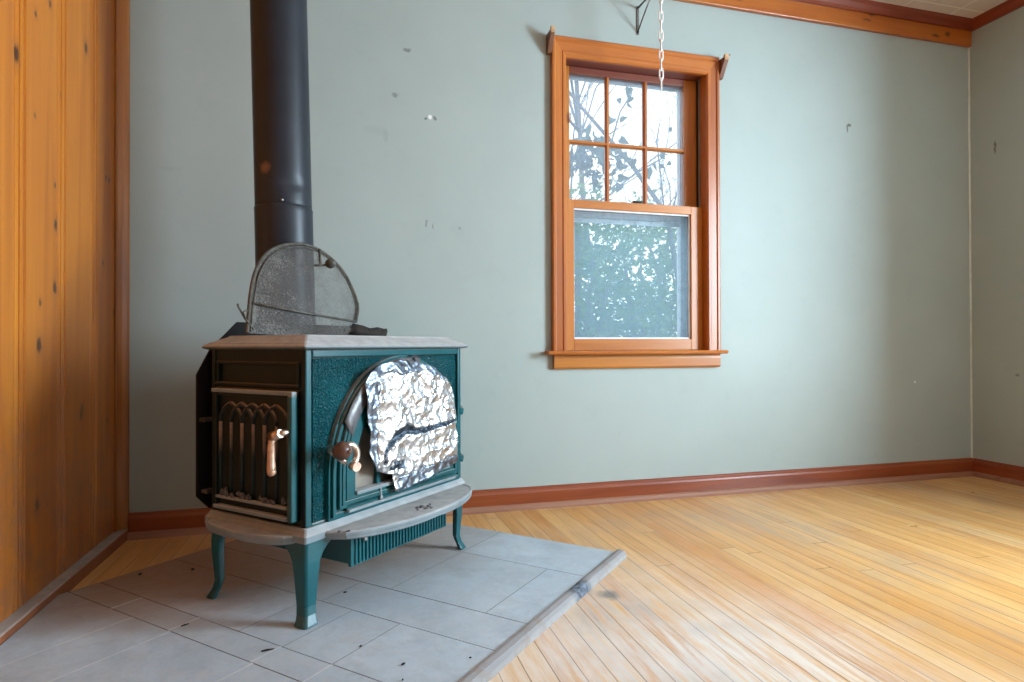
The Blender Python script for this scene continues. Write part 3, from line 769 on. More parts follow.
# ---- arched front door
DU0, DU1, DZ0, ZS = 1.116, 1.690, .256, .365
ca, cb = (DU1 - DU0) / 2, .671 - ZS
cu = (DU0 + DU1) / 2
def arch(o, bottom=None, n=40):
    zb = DZ0 + o if bottom is None else bottom
    q = [(DU0 + o, zb)]
    for i in range(n + 1):
        a = math.pi - math.pi * i / n
        q.append((cu + (ca - o) * math.cos(a), ZS + (cb - o) * math.sin(a)))
    q.append((DU1 - o, zb))
    return q
door = thing('front_door', None, None); door.parent = stove
m = MB()
m.band(arch(0), arch(.008), 1, 1.172, 1.190); m.band(arch(.008), arch(.018), 1, 1.164, 1.190); m.band(arch(.018), arch(.026), 1, 1.170, 1.190)
m.band(arch(.026), arch(.034), 1, 1.160, 1.190); m.band(arch(.034), arch(.044), 1, 1.157, 1.190); m.band(arch(.044), arch(.050), 1, 1.164, 1.190)
m.band(arch(.050, .272), arch(.082, .318), 1, 1.160, 1.190)
sb(m, 'door_frame', 'enamel', door, .0012)
m = MB()
m.box(DU0 + .05, DU1 - .05, 1.151, 1.165, .270, .277); m.box(1.288, 1.294, 1.155, 1.17, .277, .320); m.box(DU0 + .08, DU1 - .08, 1.152, 1.175, .310, .319)
m.lathe([(0, -.004), (.006, -.003), (.006, 0), (0, 0)], (1.291, 1.156, .283), 1, 12)
sb(m, 'door_ledge', 'lip', door, .001, 'dusty ledge along door foot')
m = MB(); q = arch(.078, .31); m.prism(q, 1, 1.183, 1.188); sb(m, 'fire_glass', 'soot_glass', door, label='sooty brown fire glass')
m = MB()
def bar(pts, w, v0, v1):
    P = [Vector(p) for p in pts]; A = []; B = []
    for i, p in enumerate(P):
        t_ = (P[min(i + 1, len(P) - 1)] - P[max(i - 1, 0)]).normalized(); nn = Vector((-t_.y, t_.x)) * w / 2
        A.append(p + nn); B.append(p - nn)
    for i in range(len(P) - 1):
        m.prism([A[i], A[i + 1], B[i + 1], B[i]], 1, v0, v1)
ap_ = [(1.20, .498)] + [(1.20 + .099 * math.sin(k * math.pi / 20), .402 + .096 * math.cos(k * math.pi / 20)) for k in range(1, 11)] + [(1.299, .318)]
bar(ap_, .013, 1.172, 1.184)
ap2 = [(1.606 - (u - 1.206), z) for u, z in ap_]; bar(ap2, .013, 1.172, 1.184)
bar([(1.206 + .2 * .5 + .2 * math.sin(k * math.pi / 20 - math.pi / 2) * .0 + k * .0147, .40 + .13 * math.sin(k * math.pi / 14)) for k in range(15)], .013, 1.172, 1.184)
sb(m, 'tracery', 'enamel', door, label='curved tracery bar over glass')
# nickel coil handle with turned wooden ball
hd = thing('door_handle', None, None); hd.parent = stove
m = MB(); m.lathe([(.004, .046), (.010, .044), (.011, .040), (.009, 0), (.009, -.02)][::-1], (1.115, 1.126, .440), 1, 16); sb(m, 'handle_stem', 'nickel', hd)
m = MB(); m.blob((1.098, 1.108, .443), (.0235, .0235, .0235), 1, .03, 3); m.lathe([(0, -.026), (.006, -.025), (.006, -.02), (.008, -.018), (.008, -.01)], (1.098, 1.108, .443), 1, 16)
m.build('knob', 'knob_wood', hd, SO)['label'] = 'dark turned wooden ball'
m = MB(); path = []
for k in range(13):
    a = math.radians(115 - k * 15); path.append((1.120 + .024 * math.cos(a) + .006, 1.112 - k * .0003, .428 + .026 * math.sin(a)))
m.tube(path, [.0085] * 6 + [.009] * 7, 10); m.tube([path[-1], (path[-1][0] - .006, 1.105, path[-1][2] - .002), (path[-1][0] - .010, 1.086, path[-1][2] - .003)], [.009, .0115, .012], 12)
m.build('curl', 'nickel', hd, SO)['label'] = 'worn nickel curl'
m = MB(); m.tube([(1.100, 1.150, .440), (1.118, 1.150, .425), (1.13, 1.125, .405)], .007, 8); m.build('spindle', 'nickel', hd, SO)
# hinges on the right flank
for z in (.481, .322):
    m = MB(); m.lathe([(.0, -.014), (.006, -.014), (.006, .014), (0, .014)], (1.722, 1.185, z), 2, 12); m.box(1.705, 1.724, 1.178, 1.192, z - .008, z + .008); m.blob((1.728, 1.185, z), (.006, .006, .006), 2, .1, 1)
    sb(m, 'hinge', 'enamel')
# ---- side door with gothic arcade relief
sd = thing('side_door', None, None); sd.parent = stove
Z0, Z1, Va, Vb, Us = .271, .582, 1.204, 1.512, 1.030
m = MB()
m.box(Us + .012, BU0 + .006, Va, Vb, Z0, Z1)
m.box(Us, Us + .014, Va, Va + .020, Z0, Z1); m.box(Us, Us + .014, Vb - .014, Vb, Z0, Z1)
m.box(Us + .002, Us + .014, Va + .02, Vb - .014, Z1 - .012, Z1)
sb(m, 'door_panel', 'enamel_dark', sd, .002)
m = MB(); m.box(Us - .004, Us + .014, Va + .018, Vb - .006, Z0, Z0 + .010)
sb(m, 'bottom_moulding', 'lip', sd, .002, 'dusty ledge at foot of side door')
m = MB(); m.box(Us - .001, Us + .014, Va + .02, Vb - .012, Z0 + .027, Z0 + .034)
sb(m, 'bottom_moulding', 'lip', sd, .002, 'dusty upper ledge at foot of side door')
m = MB(); m.box(Us - .004, Us + .014, Va - .002, Vb + .002, Z1 - .004, Z1 + .006)
sb(m, 'top_moulding', 'lip', sd, .002, 'dusty ledge on top of side door')
m = MB(); m.box(Us - .006, Us + .014, Va - .003, Va + .012, Z0, Z1 - .004); sb(m, 'door_edge', 'enamel', sd, .003, 'teal door edge')
m = MB()
vm0, vm1 = Va + .026, Vb - .018
nb = 6; sp1 = (vm1 - vm0) / nb; zsp = .500
for k in range(nb + 1):
    v = vm0 + k * sp1
    m.tube([(Us + .012, v, .306), (Us + .012, v, zsp)], .0052 if k % 2 else .0064, 6)
for k in range(0, nb - 1, 1):
    c0, c1 = vm0 + k * sp1, vm0 + (k + 2) * sp1; wd = c1 - c0
    for sgn in (0, 1):
        pth = []
        for i in range(9):
            a = math.radians(i * 66 / 8.)
            x_ = wd * 1.0 * (1 - math.cos(a)) ; z_ = zsp + wd * .62 * math.sin(a)
            x_ = min(x_ * .84, wd / 2)
            pth.append((Us + .012, c0 + x_ if not sgn else c1 - x_, z_))
        m.tube(pth, .0060, 6)
sb(m, 'arcade_relief', 'relief', sd, label='interlaced gothic arch relief with dusty bars')
m = MB()
for i in range(26):
    m.blob((Us + .004, vm0 + rr.random() * (vm1 - vm0), .307 + rr.random() * .012), (.004, .008 * rr.random() + .003, .004 + .008 * rr.random()), i, .8, 1)
sb(m, 'dust_clumps', 'ash', sd, label='clumped dust and cobweb')['kind'] = 'stuff'
sh = thing('side_handle', None, None); sh.parent = stove
m = MB(); m.tube([(1.034, 1.213, .492), (1.012, 1.216, .490), (1.002, 1.224, .488)], [.008, .009, .010], 10); m.tube([(1.004, 1.214, .490), (1.003, 1.244, .480)], [.011, .013], 12); m.build('handle_socket', 'nickel', sh, SO)
m = MB(); m.tube([(1.003, 1.242, .481), (1.001, 1.243, .466), (1.001, 1.244, .45), (1.000, 1.243, .425), (.998, 1.240, .404), (.996, 1.238, .396)], [.010, .008, .0095, .0095, .0105, .009], 10)
m.blob((.997, 1.238, .397), (.011, .011, .011), 1, .1, 2); m.build('grip', 'old_white', sh, SO)['label'] = 'worn coppery grip'
# ---- rear heat shield of black sheet steel
pts = [(1.024, .292), (1.062, .252), (1.70, .252), (1.738, .292), (1.738, .622), (1.70, .69), (1.61, .769), (1.149, .769), (1.063, .69), (1.024, .622)]
m = MB(); m.prism(pts, 1, 1.571, 1.577)
sb(m, 'heat_shield', 'black_steel', label='black sheet steel shield at the back')
m = MB(); m.lathe([(.006, 0), (.006, .03), (0, .03)][::-1], (1.03, 1.555, .50), 0, 10); m.box(1.03, 1.06, 1.545, 1.576, .495, .505); sb(m, 'shield_clip', 'wire')
m = MB(); m.box(1.036, 1.06, 1.545, 1.576, .30, .31); sb(m, 'shield_clip', 'wire')
m = MB(); m.lathe([(.07, 0), (.078, 0), (.078, .06), (.07, .06)], (1.396, 1.545, .62), 1, 24); sb(m, 'flue_collar', 'black_steel')

# ---- stovepipe rising behind the stove
def mat_pipe():
    m_, nt, bs, out = new_mat('black_stovepipe'); g = G(nt)
    n = g.noise(6, 4, .6); z = g.sep(g.coord())[2]
    c = g.ramp(n, [(.3, (.012, .014, .020)), (.7, (.020, .024, .033))])
    d = g.vm('LENGTH', g.vm('DIVIDE', g.vm('SUBTRACT', g.coord(), (-.05, -.07, 1.27 - .35)), (.022, .05, .022)))
    c = g.mix(g.rng(g.m('ADD', d, g.noise(60, 3)), .8, 1.5, .8, 0), c, (.22, .11, .07))
    sp_ = g.noise(140, 2); c = g.mix(g.rng(sp_, .72, .8, 0, .4), c, (.12, .12, .13))
    g.l(c, bs.inputs['Base Color']); bs.inputs['Roughness'].default_value = .42; bs.inputs['Specular IOR Level'].default_value = .35; bs.inputs['Metallic'].default_value = 0
    g.l(g.bump(g.noise(22, 3), .1, .004), bs.inputs['Normal'])
    return m_
M['pipe'] = mat_pipe()
pu, pv, R = 1.398, 1.672, .0905
pc = W(pu, pv, .35)
pipe = thing('stovepipe', 'tall black round stovepipe rising behind the stove', 'stovepipe', pc)
def pcx(z): return Vector((pc.x - .017 * (z - 1.07) / .75, pc.y, z))
def ring(z, r, n=48):
    c = pcx(z); return [(c.x + r * math.cos(2 * math.pi * k / n), c.y + r * math.sin(2 * math.pi * k / n), z) for k in range(n)]
m = MB(); m.loft([ring(.36, R - .002), ring(.375, R + .003), ring(1.135, R + .001), ring(1.150, R + .002), ring(1.158, R - .002)], True, True); m.build('lower_section', 'pipe', pipe, pc)
m = MB()
rg = []
for z in [1.150, 1.153, 1.17, 1.19, 1.2, 1.21, 1.22, 1.23, 1.24, 1.25, 1.26, 1.28, 1.31, 1.4, 2.0, ZC - .001]:
    rg.append(ring(z, R - .001 if z > 1.152 else R - .004))
m.loft(rg, True, True)
dent = Vector((pcx(1.225).x + .035, pcx(1.225).y - .085, 1.222))
for q in m.v:
    d = (Vector((q.x, q.y, q.z)) - dent); k = math.exp(-((d.x / .04) ** 2 + (d.z / .018) ** 2)) if q.y < pc.y else 0
    q.y += .007 * k
m.build('upper_section', 'pipe', pipe, pc)
m = MB(); m.loft([ring(1.146, R), ring(1.147, R + .0018), ring(1.151, R + .0018), ring(1.153, R)], False, True); m.build('seam_ring', 'pipe', pipe, pc)
m = MB(); a = math.radians(-88); c = pcx(1.165); m.blob((c.x + R * math.cos(a), c.y + R * math.sin(a), 1.165), (.0045, .003, .0045), 1, .1, 2); m.build('screw', 'steel', pipe, pc)['label'] = 'bright sheet metal screw'
m = MB(); m.tube([W(1.396, 1.56, .62), W(1.398, 1.66, .62)], .075, 24); m.build('flue_stub', 'pipe', pipe, pc)

# ---- fire screen leaning on the pipe
SC = (1.30, 1.43, .728)
scr = thing('fire_screen', 'dusty arched wire mesh fire screen leaning on stove top', 'fire screen', W(*SC), math.pi / 4)
def sv(u, z, off=0): return Vector((u, 1.43 + .45 * (z - .728) + off, z))
outl = [(1.076, .734), (1.103, .798), (1.130, .856), (1.162, .911), (1.21, .964), (1.269, 1.000), (1.339, 1.021), (1.401, 1.025), (1.464, 1.006), (1.513, .964), (1.535, .909), (1.537, .836), (1.502, .778)]
def smooth(P, n=6):
    out = []
    for i in range(len(P) - 1):
        p0, p1, p2, p3 = [Vector(P[max(0, min(len(P) - 1, i + k))]) for k in (-1, 0, 1, 2)]
        for j in range(n):
            t_ = j / n; out.append(.5 * ((2 * p1) + (p2 - p0) * t_ + (2 * p0 - 5 * p1 + 4 * p2 - p3) * t_ ** 2 + (3 * p1 - p0 - 3 * p2 + p3) * t_ ** 3))
    return out + [Vector(P[-1])]
so = smooth(outl)
m = MB(); m.tube([sv(*q) for q in so], .0052, 8); m.build('rim', 'wire', scr, SC)
m = MB(); inn = [q + (Vector((1.33, .86)) - q).normalized() * .011 for q in so]; m.tube([sv(q.x, q.y, -.004) for q in inn], .0022, 6); m.build('inner_wire', 'wire', scr, SC)
m = MB(); m.tube([sv(1.117, .818, -.003), sv(1.31, .797, -.004), sv(1.502, .778, -.003)], .0038, 8); m.build('cross_bar', 'wire', scr, SC)
m = MB(); F = [sv(q.x, q.y) for q in so] + [sv(1.44, .731), sv(1.2, .729)]
# mesh cloth: fan triangulated with a slight sag
cc = sv(1.32, .86, .006); m.add(F + [cc], [(i, (i + 1) % len(F), len(F)) for i in range(len(F))], True)
m.build('mesh', 'screen', scr, SC, recalc=False)['label'] = 'grey dusty wire mesh'
m = MB(); m.tube([sv(1.44, 1.016, -.006), sv(1.425, .985, -.01), sv(1.416, .961, -.012)], .0045, 8); m.tube([sv(1.395, .957, -.006), sv(1.416, .960, -.012), sv(1.436, .963, -.018)], .0035, 8); m.build('handle_wire', 'wire', scr, SC)
m = MB(); q = sv(1.442, .967, -.032); m.blob(tuple(q), (.016, .018, .016), 2, .1, 3); m.build('knob', 'wire', scr, SC)
m = MB(); m.tube([sv(1.100, .745, 0), sv(1.076, .772, -.01), sv(1.062, .803, -.015), sv(1.058, .812, -.02)], .003, 6); m.tube([sv(1.076, .772, -.01), sv(1.06, .79, -.03), sv(1.075, .795, -.03)], .0025, 6)
tw = m.build('twig', 'wire', None, W(*[0, 0, 0])); tw.rotation_euler = (0, 0, math.pi / 4)
tag(tw, 'thin dusty twig caught at left foot of fire screen', 'twig')

# ---- charred bark on the top plate
m = MB()
path = [(1.462, 1.452, .748), (1.485, 1.445, .752), (1.515, 1.438, .746), (1.545, 1.432, .742), (1.575, 1.425, .743), (1.60, 1.42, .744), (1.615, 1.416, .748)]
pr2 = [.009, .018, .017, .014, .0145, .013, .007]
m.tube(path, pr2, 14)
for q in m.v:
    d = Vector((noise.noise(q * 55), noise.noise(q * 55 + Vector((9, 3, 1))), noise.noise(q * 60 + Vector((2, 8, 5))))) * .009
    d += Vector((noise.noise(q * 150), noise.noise(q * 150 + Vector((4, 1, 7))), noise.noise(q * 150 + Vector((1, 5, 3))))) * .004
    q += d
    q.z = max(.7283, q.z)
o = m.build('charred_bark', 'char', None, (1.54, 1.435, .728)); o.location = W(1.54, 1.435, .728); o.rotation_euler = (0, 0, math.pi / 4)
tag(o, 'black charred piece of bark lying on stove top', 'bark')

# ---- crumpled aluminium foil sheet hung over the door glass
def lerp_poly(P, t):
    P = [Vector(p) for p in P]; L_ = [0]
    for i in range(len(P) - 1): L_.append(L_[-1] + (P[i + 1] - P[i]).length)
    d = t * L_[-1]
    for i in range(len(P) - 1):
        if d <= L_[i + 1] + 1e-9:
            k = (d - L_[i]) / max(1e-9, L_[i + 1] - L_[i]); return P[i].lerp(P[i + 1], k)
    return P[-1]
f_left = [(1.352, .288), (1.345, .335), (1.278, .356), (1.261, .403), (1.254, .472), (1.243, .54), (1.240, .600)]
f_top = [(1.240, .600), (1.262, .632), (1.322, .651), (1.396, .660), (1.465, .655), (1.539, .632), (1.605, .594)]
f_right = [(1.668, .318), (1.672, .371), (1.660, .439), (1.652, .522), (1.632, .565), (1.605, .594)]
f_bot = [(1.352, .288), (1.372, .280), (1.464, .288), (1.564, .302), (1.668, .318)]
N = 96
gapc = [(1.312, .37), (1.312, .396), (1.33, .421), (1.36, .442), (1.404, .457), (1.441, .446), (1.489, .445), (1.565, .450), (1.662, .458)]
gapw = [.004, .007, .010, .014, .014, .008, .006, .005, .003]
def gapd(u, z):
    best = 9
    for i in range(len(gapc) - 1):
        a, c = Vector(gapc[i]), Vector(gapc[i + 1]); p = Vector((u, z)); t_ = max(0, min(1, (p - a).dot(c - a) / (c - a).length_squared))
        w_ = gapw[i] * (1 - t_) + gapw[i + 1] * t_
        best = min(best, (p - a.lerp(c, t_)).length - w_)
    return best
V = []; UV = []
c00, c10, c01, c11 = Vector(f_left[0]), Vector(f_right[0]), Vector(f_left[-1]), Vector(f_right[-1])
for j in range(N + 1):
    t_ = j / N
    for i in range(N + 1):
        s_ = i / N
        Lp, Rp, Bp, Tp = lerp_poly(f_left, t_), lerp_poly(f_right, t_), lerp_poly(f_bot, s_), lerp_poly(f_top, s_)
        p = Lp * (1 - s_) + Rp * s_ + Bp * (1 - t_) + Tp * t_ - (c00 * (1 - s_) * (1 - t_) + c10 * s_ * (1 - t_) + c01 * (1 - s_) * t_ + c11 * s_ * t_)
        u, z = p
        q = Vector((u * 1.0, 0, z))
        h = 0
        for (sc_, am) in ((11, .0060), (24, .0050), (50, .0022)):
            h += am * (1 - 2.4 * abs(noise.noise(q * sc_ + Vector((sc_, 3, 1)))))
        gd = gapd(u, z)
        lift = .006 * math.exp(-max(gd, 0) / .012) - .016 * max(0, min(1, .5 - gd / .006))
        edge = min(s_, 1 - s_, t_ * 1.2, (1 - t_) * 1.2)
        v = 1.149 - .006 * min(1, edge * 8) - h * .85 - lift
        if z < .325 + .02 * s_: v -= (.325 + .02 * s_ - z) * .10
        if z > .60: v += (z - .60) * .06
        du = noise.noise(q * 28 + Vector((0, 7, 0))) * .0035 * min(1, edge * 10 + .4); dz = noise.noise(q * 28 + Vector((5, 0, 0))) * .0035
        k_ = .983; V.append(Vector(((u + du) * k_, v, .7 - (.7 - z - dz) * k_))); UV.append((u, z))
F = []; FD = []; FK = []
for j in range(N):
    for i in range(N):
        a = j * (N + 1) + i; f = (a, a + 1, a + N + 2, a + N + 1)
        uu = sum(UV[k][0] for k in f) / 4; zz = sum(UV[k][1] for k in f) / 4
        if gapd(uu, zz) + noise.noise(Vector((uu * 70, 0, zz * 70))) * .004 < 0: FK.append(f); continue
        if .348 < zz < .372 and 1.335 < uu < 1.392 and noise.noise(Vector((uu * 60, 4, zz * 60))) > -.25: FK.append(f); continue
        dull = (zz > .618 + .016 * noise.noise(Vector((uu * 30, 2, zz * 30))) - .02 * max(0, (uu - 1.5) / .1)) or (uu < 1.285 + .012 * noise.noise(Vector((uu * 30, 2, zz * 40)))  and zz > .35) or (zz < .322 + .022 * (uu - 1.37) / .3 + .004 * noise.noise(Vector((uu * 60, 2, 1))) and uu > 1.37)
        (FD if dull else F).append(f)
foil = thing('foil_sheet', 'crumpled torn shiny aluminium foil sheet covering stove door glass', 'foil', W(1.46, 1.15, .28), math.pi / 4)
FO = (1.46, 1.15, .28)
def sheet(name, mat, faces, lab=None):
    used = sorted({k for f in faces for k in f}); mp = {k: i for i, k in enumerate(used)}
    m = MB(); m.add([V[k] for k in used], [tuple(mp[k] for k in f) for f in faces], True)
    o = m.build(name, mat, foil, FO, recalc=False)
    md = o.modifiers.new('thick', 'SOLIDIFY'); md.thickness = .0006; md.offset = 0
    if lab: o['label'] = lab
sheet('torn_fold', 'foil_dark', FK, 'dark shadowy tear across the foil'); sheet('bright_sheet', 'foil', F); sheet('dull_border', 'foil_dull', FD, 'grey smoky foil border')
def arc_pts(o, a0, a1, n=18): return [(cu + (ca - o) * math.cos(math.radians(a0 + (a1 - a0) * i / n)), ZS + (cb - o) * math.sin(math.radians(a0 + (a1 - a0) * i / n))) for i in range(n + 1)]
A_, B_ = arc_pts(.006, 152, 82), arc_pts(.050, 158, 82)
vs_ = [Vector((u, 1.1555 - .002 * noise.noise(Vector((u * 60, k, z * 60))) , z)) for k, P_ in ((0, A_), (1, [tuple((Vector(a) * .5 + Vector(c) * .5)) for a, c in zip(A_, B_)]), (2, B_)) for u, z in P_]
m = MB(); n_ = len(A_); m.add(vs_, [(k * n_ + i, k * n_ + i + 1, (k + 1) * n_ + i + 1, (k + 1) * n_ + i) for k in (0, 1) for i in range(n_ - 1)], True)
o = m.build('tape_strip', 'tape', foil, FO, recalc=False); o['label'] = 'grey strip taped along door arch'
md = o.modifiers.new('thick', 'SOLIDIFY'); md.thickness = .0006; md.offset = 0
m = MB(); m.loft([[(1.432, 1.150, .645), (1.456, 1.150, .645), (1.456, 1.152, .645), (1.432, 1.152, .645)], [(1.428, 1.146, .662), (1.450, 1.146, .662), (1.450, 1.149, .662), (1.428, 1.149, .662)], [(1.426, 1.160, .672), (1.448, 1.160, .672), (1.448, 1.163, .672), (1.426, 1.163, .672)]])
m.build('folded_tab', 'foil_dull', foil, FO)['label'] = 'small folded foil tab at the top'

# ---- bits of bark and charcoal on the hearth and floor
def chip(name, x, y, z, L_, w_, ang, label, mat='char', sd=0):
    L_ *= .8; w_ *= .55
    m = MB(); c, s_ = math.cos(ang), math.sin(ang)
    m.tube([(-L_ / 2 * c, -L_ / 2 * s_, .002), (-L_ * .1 * c + w_ * .5 * s_, -L_ * .1 * s_ - w_ * .5 * c, .0035), (L_ / 2 * c, L_ / 2 * s_, .002)], [w_ * .4, w_ * .6, w_ * .3], 6)
    for q in m.v: q += Vector((noise.noise(q * 200 + Vector((sd, 0, 0))), noise.noise(q * 200 + Vector((0, sd, 3))), 0)) * w_ * .5; q.z = max(0, q.z)
    o = m.build(name, mat); o.location = (x, y, z + .0004); tag(o, label, 'debris'); return o
chip('bark_chip', -.166, 1.472, HZ, .034, .007, .15, 'long dark bark chip on slate left of front stove leg', sd=1)
chip('bark_chip', -.375, 1.657, HZ, .022, .006, .6, 'dark twisted chip lying on pale hearth joint at far left', sd=2)
chip('bark_chip', -.087, 1.658 + .05, HZ, .016, .007, .2, 'small dark chip just behind the front stove leg', sd=3)
chip('charcoal_crumb', -.588, 2.061, HZ, .014, .009, 1.0, 'dark charcoal crumb on dusty slate near the pine wall', sd=4)
chip('charcoal_crumb', -.446, 2.063, HZ, .010, .007, .3, 'tiny charcoal crumb on dusty slate left of the stove leg', sd=5)
chip('charcoal_crumb', .0, 1.759, HZ, .012, .008, .3, 'tiny charcoal crumb in shade under stove near ash pan', sd=6)
chip('charcoal_crumb', .034, 1.435, HZ, .008, .007, .8, 'small black crumb on slate joint right of front stove leg', sd=7)
chip('charcoal_crumb', .119, 1.33, HZ, .009, .008, .4, 'black crumb on front slate, largest of three in a row', sd=8)
chip('charcoal_crumb', .262, 1.318, HZ, .006, .006, .4, 'black crumb on front slate nearest to the wooden edge strip', sd=9)
chip('charcoal_crumb', .112, 1.268, HZ, .006, .006, .9, 'tiny black crumb on front slate nearest to the bottom edge', sd=10)

# ================================================================== OUTSIDE
b = MB(); b.box(-14, 22, YB + .2, 40, -1.0, -.9); struct(b.build('ground', 'ground'), 'green lawn outside the window', 'ground')
def leafball(m, c, r, n, size, rnd, heart=False):
    for _ in range(n):
        while True:
            p = Vector((rnd.uniform(-1, 1), rnd.uniform(-1, 1), rnd.uniform(-1, 1)))
            if p.length < 1: break
        p = Vector((c[0] + p.x * r[0], c[1] + p.y * r[1], c[2] + p.z * r[2]))
        addleaf(m, p, size * rnd.uniform(.6, 1.3), rnd, heart)
def addleaf(m, p, s, rnd, heart=False, down=False):
    a = Vector((rnd.gauss(0, 1), rnd.gauss(0, 1), rnd.gauss(0, .6) - (1.4 if down else 0))).normalized()
    t_ = a.cross(Vector((rnd.gauss(0, 1), rnd.gauss(0, 1), rnd.gauss(0, 1)))).normalized()
    nn = a.cross(t_)
    k = .62 if heart else .42
    if heart: m.add([p, p + t_ * s * .35 - a * s * .06, p + t_ * s * .42 + a * s * .25 + nn * s * .06, p + a * s, p - t_ * s * .42 + a * s * .25 + nn * s * .06, p - t_ * s * .35 - a * s * .06], [(0, 1, 2, 3), (0, 3, 4, 5)], True)
    else: m.add([p, p + t_ * s * k * .5 + a * s * .45 + nn * s * .05, p + a * s, p - t_ * s * k * .5 + a * s * .45 + nn * s * .05], [(0, 1, 2, 3)], True)
def shrub(name, label, x, y, zt, w, n, seed, leafmat='leaf', size=.09):
    rnd = random.Random(seed)
    t = thing(name, label, 'shrub', (x, y, -.9), group=None)
    O = (x, y, -.9)
    m = MB(); m2 = MB()
    for k in range(7):
        ang = rnd.uniform(0, 6.28); rr_ = rnd.uniform(.2, .8) * w
        tip = Vector((x + rr_ * math.cos(ang), y + rr_ * .6 * math.sin(ang), -.9 + (zt + .9) * rnd.uniform(.75, 1.0)))
        mid = Vector((x + rr_ * .3 * math.cos(ang), y + rr_ * .2 * math.sin(ang), -.9 + (zt + .9) * .45))
        m2.tube([(x, y, -.9), mid, tip], [.04, .025, .006], 6)
    k = 0
    while k < n:
        cx_ = x + rnd.uniform(-w, w); cy_ = y + rnd.uniform(-.55, .55)
        hh = zt * (1 - .18 * abs((cx_ - x) / w) ** 2) + rnd.gauss(0, .10)
        cz_ = rnd.uniform(-.5, hh)
        c_ = 16
        leafball(m, (cx_, cy_, cz_), (.20, .18, .16), c_, size, rnd); k += c_
    m2.build('stems', 'bark', t, O)
    m.build('foliage', leafmat, t, O, recalc=False)
    return t
shrub('leafy_shrub', 'leafy green shrub outside, filling left of lower window pane', 2.05, 5.3, 2.05, .62, 5200, 1)
shrub('leafy_shrub', 'leafy green shrub outside, filling middle of lower window pane', 2.95, 5.7, 2.12, .62, 5200, 2)
shrub('leafy_shrub', 'leafy green shrub outside, filling right of lower window pane', 3.75, 6.0, 1.85, .55, 4600, 3)
shrub('leafy_shrub', 'tall leafy green shrub standing behind the other shrubs outside', 3.2, 8.9, 2.5, 1.6, 6000, 4)
shrub('leafy_shrub', 'pale yellow green shrub farthest back behind the lower window pane', 5.0, 12.6, 2.9, 2.8, 6000, 9, 'leaf_pale', .11)
# slim trees with bare and leafy twigs
def tree(name, label, x, y, h, seed, lean, depth, leaves, r0, spread=.5, trunk=.5):
    rnd = random.Random(seed)
    t = thing(name, label, 'tree', (x, y, -.9)); O = (x, y, -.9)
    m = MB(); lf = MB()
    def br(p, d, L_, r, k):
        n = 5; path = [p]; q = p.copy(); dd = d.copy()
        for i in range(n):
            dd = (dd + Vector((rnd.gauss(0, .13), rnd.gauss(0, .13), rnd.gauss(0, .06) + .02))).normalized(); q = q + dd * L_ / n; path.append(q.copy())
        m.tube(path, [r * (1 - .45 * i / n) for i in range(n + 1)], 6 if k > 1 else 4)
        if k <= leaves:
            for i in range(2, n + 1):
                for _ in range(2):
                    if rnd.random() < .8: addleaf(lf, path[i] + Vector((rnd.gauss(0, .03), rnd.gauss(0, .03), rnd.gauss(0, .03))), rnd.uniform(.07, .12), rnd, True, True)
        if k == 0: return
        for c_ in range(4 if k < depth else 5):
            i = rnd.randint(2, n); e = (dd + Vector((rnd.gauss(0, spread), rnd.gauss(0, spread), rnd.gauss(.1, spread * .7)))).normalized()
            br(path[i], e, L_ * rnd.uniform(.5, .72), r * .5, k - 1)
    br(Vector((x, y, -.9)), Vector(lean).normalized(), h * trunk, r0, depth)
    m.build('branches', 'bark', t, O)
    if lf.v: lf.build('leaves', 'leaf2', t, O, recalc=False)
    return t
tree('bare_tree', 'slim forked bare tree behind middle upper window panes', 3.84, 7.6, 6.4, 5, (-.01, 0, 1), 4, -1, .075, .5, .68)
tree('bare_tree', 'fine twiggy bare tree behind right upper window panes', 5.05, 9.2, 6.6, 8, (.0, 0, 1), 5, -1, .05, .5, .56)
# broad leaved vine branch hanging in at the left of the upper sash
vt = thing('leafy_sapling', 'broad leaved sapling with slanting stem behind left upper window panes', 'sapling', (2.75, 4.55, -.9))
O = (2.75, 4.55, -.9); m = MB(); lf = MB(); rnd = random.Random(12)
m.tube([(2.95, 4.55, -.9), (2.72, 4.5, .8), (2.50, 4.45, 1.75), (2.16, 4.4, 2.12), (1.72, 4.4, 2.55), (1.4, 4.4, 2.9)], [.03, .026, .020, .017, .013, .009], 8)
def twig(P, n, s, sp_=.05):
    m.tube(P, [.007] * (len(P) - 1) + [.003], 5)
    for _ in range(n):
        t_ = rnd.random() ** .7; p = lerp3(P, t_) + Vector((rnd.gauss(0, sp_), rnd.gauss(0, sp_), rnd.gauss(0, sp_)))
        addleaf(lf, p, s * rnd.uniform(.5, .9), rnd, True, True)
def lerp3(P, t_):
    k = t_ * (len(P) - 1); i = min(int(k), len(P) - 2); return Vector(P[i]).lerp(Vector(P[i + 1]), k - i)
twig([(1.72, 4.4, 2.55), (1.80, 4.35, 2.8), (1.9, 4.3, 3.05), (2.05, 4.3, 3.0), (2.1, 4.3, 2.85)], 14, .10, .04)
twig([(1.60, 4.4, 2.68), (1.72, 4.3, 2.98), (1.86, 4.3, 3.16), (1.95, 4.3, 3.2)], 18, .12, .05)
twig([(2.0, 4.4, 2.28), (2.05, 4.35, 2.5), (2.12, 4.3, 2.62), (2.1, 4.3, 2.8)], 8, .095, .05)
for k in range(7):
    a = rnd.uniform(0, 6.28)
    twig([(2.2 - .1 * k * .9, 4.4, 2.08 + .03 * k), (2.05 - .08 * k + .1 * math.cos(a), 4.32, 2.12 + .12 * math.sin(a)), (1.95 - .03 * k + .24 * math.cos(a), 4.28, 2.12 + .12 * math.sin(a))], 20, .11, .07)
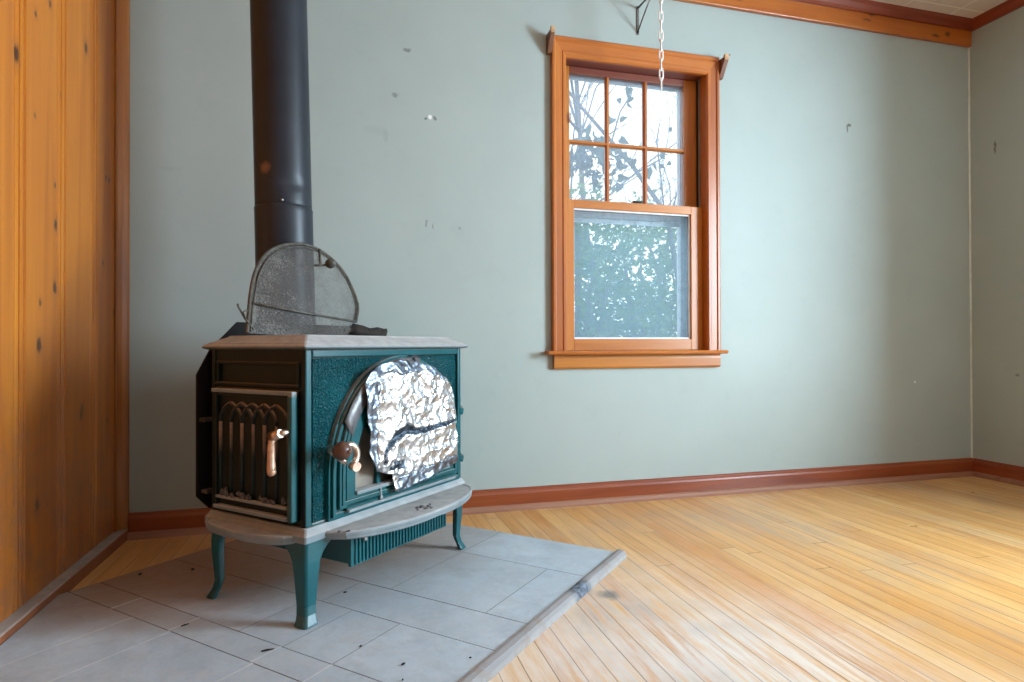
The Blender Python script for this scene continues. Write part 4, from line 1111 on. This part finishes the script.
twig([(2.48, 4.45, 1.76), (2.42, 4.4, 2.05), (2.36, 4.35, 2.3), (2.4, 4.35, 2.5)], 7, .085, .06)
m.build('stem', 'bark', vt, O); lf.build('leaves', 'leaf2', vt, O, recalc=False)

# ================================================================== LIGHT
w = bpy.data.worlds.new('World'); scn.world = w; w.use_nodes = True
nt = w.node_tree; g = G(nt); bg = nt.nodes['Background']
tc = g.n('ShaderNodeTexCoord').outputs['Generated']
z = g.sep(tc)[2]
g.l(g.ramp(g.rng(z, -.2, .8), [(0, (.72, .84, .95)), (.35, (.86, .94, 1)), (1, (.70, .85, 1))]), bg.inputs[0])
bg.inputs[1].default_value = 3.2
def area(name, loc, rot, sx, sy, power, col, spread=math.pi):
    l = bpy.data.lights.new(name, 'AREA'); l.shape = 'RECTANGLE'; l.size = sx; l.size_y = sy; l.energy = power; l.color = col; l.spread = spread
    o = bpy.data.objects.new(name, l); COL.objects.link(o); o.location = loc; o.rotation_euler = rot
    return o
# daylight entering through the unseen window of the right wall
area('daylight_right_window', (XR + .70, .08, 1.42), (0, math.radians(90), 0), 1.7, 1.8, 545, (.65, .85, 1.0))
# unseen warm lamp behind the viewer, added as fill light
l = bpy.data.lights.new('warm_fill_lamp', 'POINT'); l.energy = 15; l.color = (1, .74, .52); l.shadow_soft_size = .14
o = bpy.data.objects.new('warm_fill_lamp', l); COL.objects.link(o); o.location = (2.0, -.5, 2.1)

# ================================================================== CAMERA
f, yaw, pit, rol = 615.806, math.radians(15.1807), math.radians(.3886), math.radians(-.1524)
Fw = Vector((math.sin(yaw) * math.cos(pit), math.cos(yaw) * math.cos(pit), math.sin(pit)))
Rt = Vector((math.cos(yaw), -math.sin(yaw), 0)); Up = Rt.cross(Fw)
R2 = Rt * math.cos(rol) + Up * math.sin(rol); U2 = Up * math.cos(rol) - Rt * math.sin(rol)
cam = bpy.data.cameras.new('camera'); cam.sensor_width = 36; cam.lens = f / 1024 * 36; cam.clip_start = .02
co = bpy.data.objects.new('camera', cam); COL.objects.link(co)
mt = Matrix((R2, U2, -Fw)).transposed().to_4x4(); mt.translation = Vector((0, 0, .70)); co.matrix_world = mt
scn.camera = co
scn.view_settings.view_transform = 'Standard'; scn.view_settings.look = 'None'
scn.view_settings.exposure = -.09; scn.view_settings.gamma = 1; scn.view_settings.use_curve_mapping = False
scn.cycles.use_denoising = True
scn.cycles.max_bounces = 10; scn.cycles.diffuse_bounces = 6; scn.cycles.transparent_max_bounces = 24
scn.cycles.sample_clamp_indirect = 6
